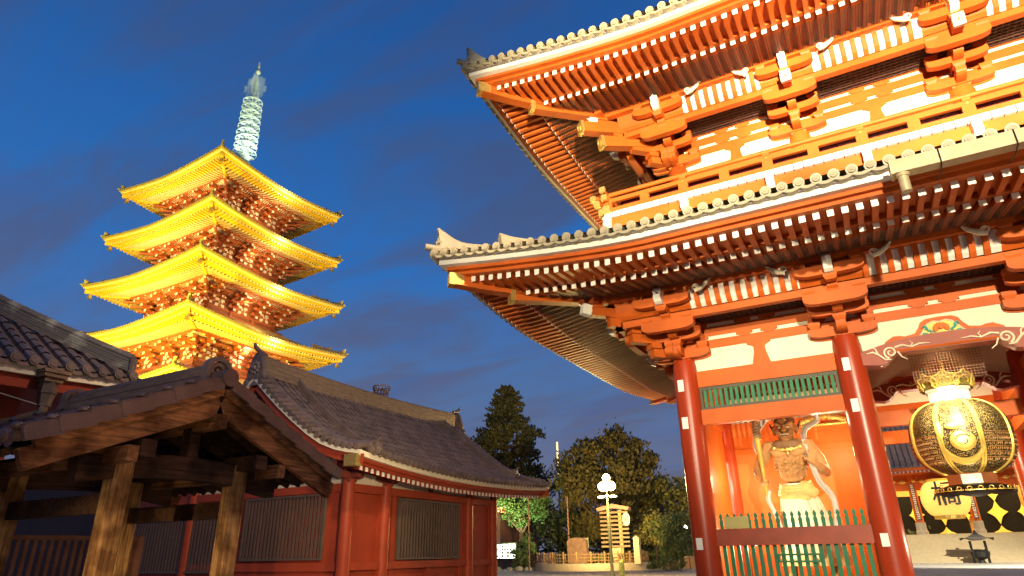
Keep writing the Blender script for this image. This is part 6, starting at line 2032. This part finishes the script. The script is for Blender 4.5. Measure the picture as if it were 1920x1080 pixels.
# poles and long thin light
def pole(x, y, z, r, label, name='pole', m=None, cat='pole'):
    o = thing(name, label, cat, (x, y, 0)); M = MB(); M.tube([(x, y, 0), (x, y, z)], [r, r * .8], 8); M.build('shaft', m or STEEL, o)
    M = MB(); M.tube([(x, y, z * .45), (x, y, z * .45 + .12)], r * 1.25, 8); M.build('collar', IRON, o); return o
PB = mat('brown_pole', (.22, .13, .08), .6)
pole(-31.4, 60, 7.2, .07, 'thin dark pole left of centre rising into the floodlit maple', m=PB)
pole(-28.7, 63.5, 6.9, .10, 'brown utility pole between the maple and the big round tree', m=PB)
lm = thing('light_mast', 'slender mast whose glowing strip shows above the trees, left of the big round tree', 'mast', (-41.9, 90, 0))
M = MB(); M.tube([(-41.9, 90, 0), (-41.9, 90, 12.0)], .14, 8); M.build('shaft', STEEL, lm)
M = MB(); M.tube([(-41.9, 90, 12.0), (-41.9, 90, 17.1)], .13, 8); M.build('glowing_strip', mat('mast_glow', (1, .9, .5), .5, emit=(1, .80, .28), es=2.2), lm)
# small far hall with tiled roof
fh = thing('small_tiled_hall', 'small far hall with a grey hipped tile roof seen past the red hall corner', 'hall', (-42, 72, 0))
e2 = Eave(fourframes(-52, -38.4, 66.5, 76), 1.7, 6.1, .35, 3.2, k=.45, sp_r=.36, sp_t=.40)
build_roof(fh, e2, (HALLRED, PLASTER, GTILE, GOLD, GREYB, HALLRED, HALLRED), 'tiled_roof', 8.8, -4.2, rw=.13, rh=.14, soffit=WHITE)
M = MB()
for F in e2.fr:
    for i in range(int(F.L / .4)): 
        s = i * .4
        o_in = -min(4.0, s, F.L - s) 
        M.tube([F(s, e2.O, e2.zE + .12), F(s, o_in, e2.zE + .12 + 2.7 * ((e2.O - o_in) / (e2.O + 4.2)) ** 1.25)], .09, 5)
M.build('cover_tiles', GTILE, fh, smooth='auto')
M = MB(); M.box(-52, -38.4, 66.5, 76, 0, 6.0); M.build('wall', mat('far_hall_wall', (.06, .025, .02), .7), fh)
for (x, y, z) in ((-41.6, 66.1, 4.1), (-40.9, 66.1, 4.3)):
    M = MB(); M.ell((x, y, z), (.10, .10, .10), 8); M.build('porch_bulb', mat('bulb_glow', (1, .8, .6), .5, emit=(1, .55, .25), es=12), fh)
# houses beyond
def house(x, y, w, d_, z1, zr, label, wallc, white=False):
    o = thing('town_house', label, 'house', (x, y, 0), 'houses beyond the temple park')
    wm = mat('house_wall_%d' % int(abs(x)), wallc, .8, var=.15)
    M = MB(); M.box(x - w / 2, x + w / 2, y, y + d_, 0, z1); M.build('wall', wm, o)
    M = MB(); M.prism([(-w / 2 - .5, 0), (0, zr), (w / 2 + .5, 0), (w / 2 + .5, -.3), (0, zr - .35), (-w / 2 - .5, -.3)], (x, y - .6, z1 + .1), (1, 0, 0), (0, 0, 1), (0, d_ + 1.2, 0)); r = M.build('roof', GTILE, o)
    M = MB(); M.prism([(-w / 2 - .6, -.1), (0, zr + .12), (w / 2 + .6, -.1), (w / 2 + .6, -.55), (0, zr - .35), (-w / 2 - .6, -.55)], (x, y - .75, z1 + .1), (1, 0, 0), (0, 0, 1), (0, .14, 0)); M.build('bargeboard', PLASTER if white else STEEL, r)
    for i in range(2):
        for j in range(2):
            xx = x - w * .25 + i * w * .5; zz = z1 - 1.6 - j * 3
            f = MB(); f.box(xx - .7, xx + .7, y - .08, y, zz - .6, zz + .6); fr_ = f.build('window', mat('far_window', (.10, .09, .09), .3), o)
            f = MB(); f.box(xx - .75, xx + .75, y - .12, y - .08, zz - .7, zz - .6); f.build('sill', STEEL, fr_)
    return o
house(-30.6, 120, 7.5, 9, 10.2, 3.2, 'far house with a white-edged gable roof just left of the front gate pillar', (.13, .12, .12), True)
house(-38.5, 128, 5.5, 8, 13.4, .5, 'far flat-topped block left of the white-gabled house', (.16, .14, .13))
house(-34.6, 124, 4.0, 7, 11.2, 1.3, 'far narrow house between the block and the white-gabled house', (.20, .17, .15))
house(-27.5, 112, 6, 8, 6.6, 2.2, 'lower far house in front of the white-gabled house', (.10, .09, .09))
# low hedge and wall at the back of the park
hd = thing('clipped_hedge', 'long low clipped hedge behind the island fence', 'hedge', (-20, 70, 0))
random.seed(8); M = MB()
for i in range(5200):
    x = random.uniform(-26, -13); z = random.uniform(.5, 1.7); y = 69.5 + random.uniform(-.7, .7)
    if abs(y - 69.5) < .4 and z < 1.4: y = 68.85
    leaf(M, Vector((x, y, z)), .2)
M.build('foliage', LF_BAM, hd, fixn=False); M = MB(); M.box(-26, -13, 69.1, 70.0, 0, 1.45); M.build('woody_core', mat('hedge_core', (.03, .03, .015), .9), hd)
lw_ = thing('planter_wall', 'low brown planter wall right of the island', 'wall', (-17.5, 68, 0))
M = MB(); M.box(-20.2, -12.5, 67.8, 68.3, 0, .95); M.build('wall_face', mat('planter_brown', (.28, .17, .11), .8), lw_); M = MB(); M.box(-20.3, -12.4, 67.7, 68.4, .95, 1.05); M.build('coping', STONE, lw_)
# rounded stones along the edge of planting
random.seed(9)
for i in range(9):
    x = -37.5 + i * 1.15; y = 60.6 + random.uniform(-.3, .3)
    M = MB(); r_ = random.uniform(.28, .5); M.ell((x, y, .1), (r_ * 1.3, r_, r_ * .8), 9)
    o = M.build('edge_stone', mat('edge_stone_mat', (.36, .38, .26), .8, bump=.5), smooth=True)
    tag(o, 'rounded boulder in the row edging the planting beside the notice board', 'stone', 'boulders edging the planting')
# distant low park woodland
random.seed(77)
M = MB()
for i in range(9000):
    x = random.uniform(-90, 5); y = random.uniform(92, 104); z = abs(random.gauss(0, 2.4)) + (1.2 * math.sin(x * .35) + 1.0 * math.sin(x * .9))
    if x > -24: z *= .5
    leaf(M, Vector((x, y, max(0, z))), .6)
wd = M.build('far_woodland', LF_DK, fixn=False); tag(wd, 'dark belt of low trees at the back of the park', 'trees', kind='stuff')
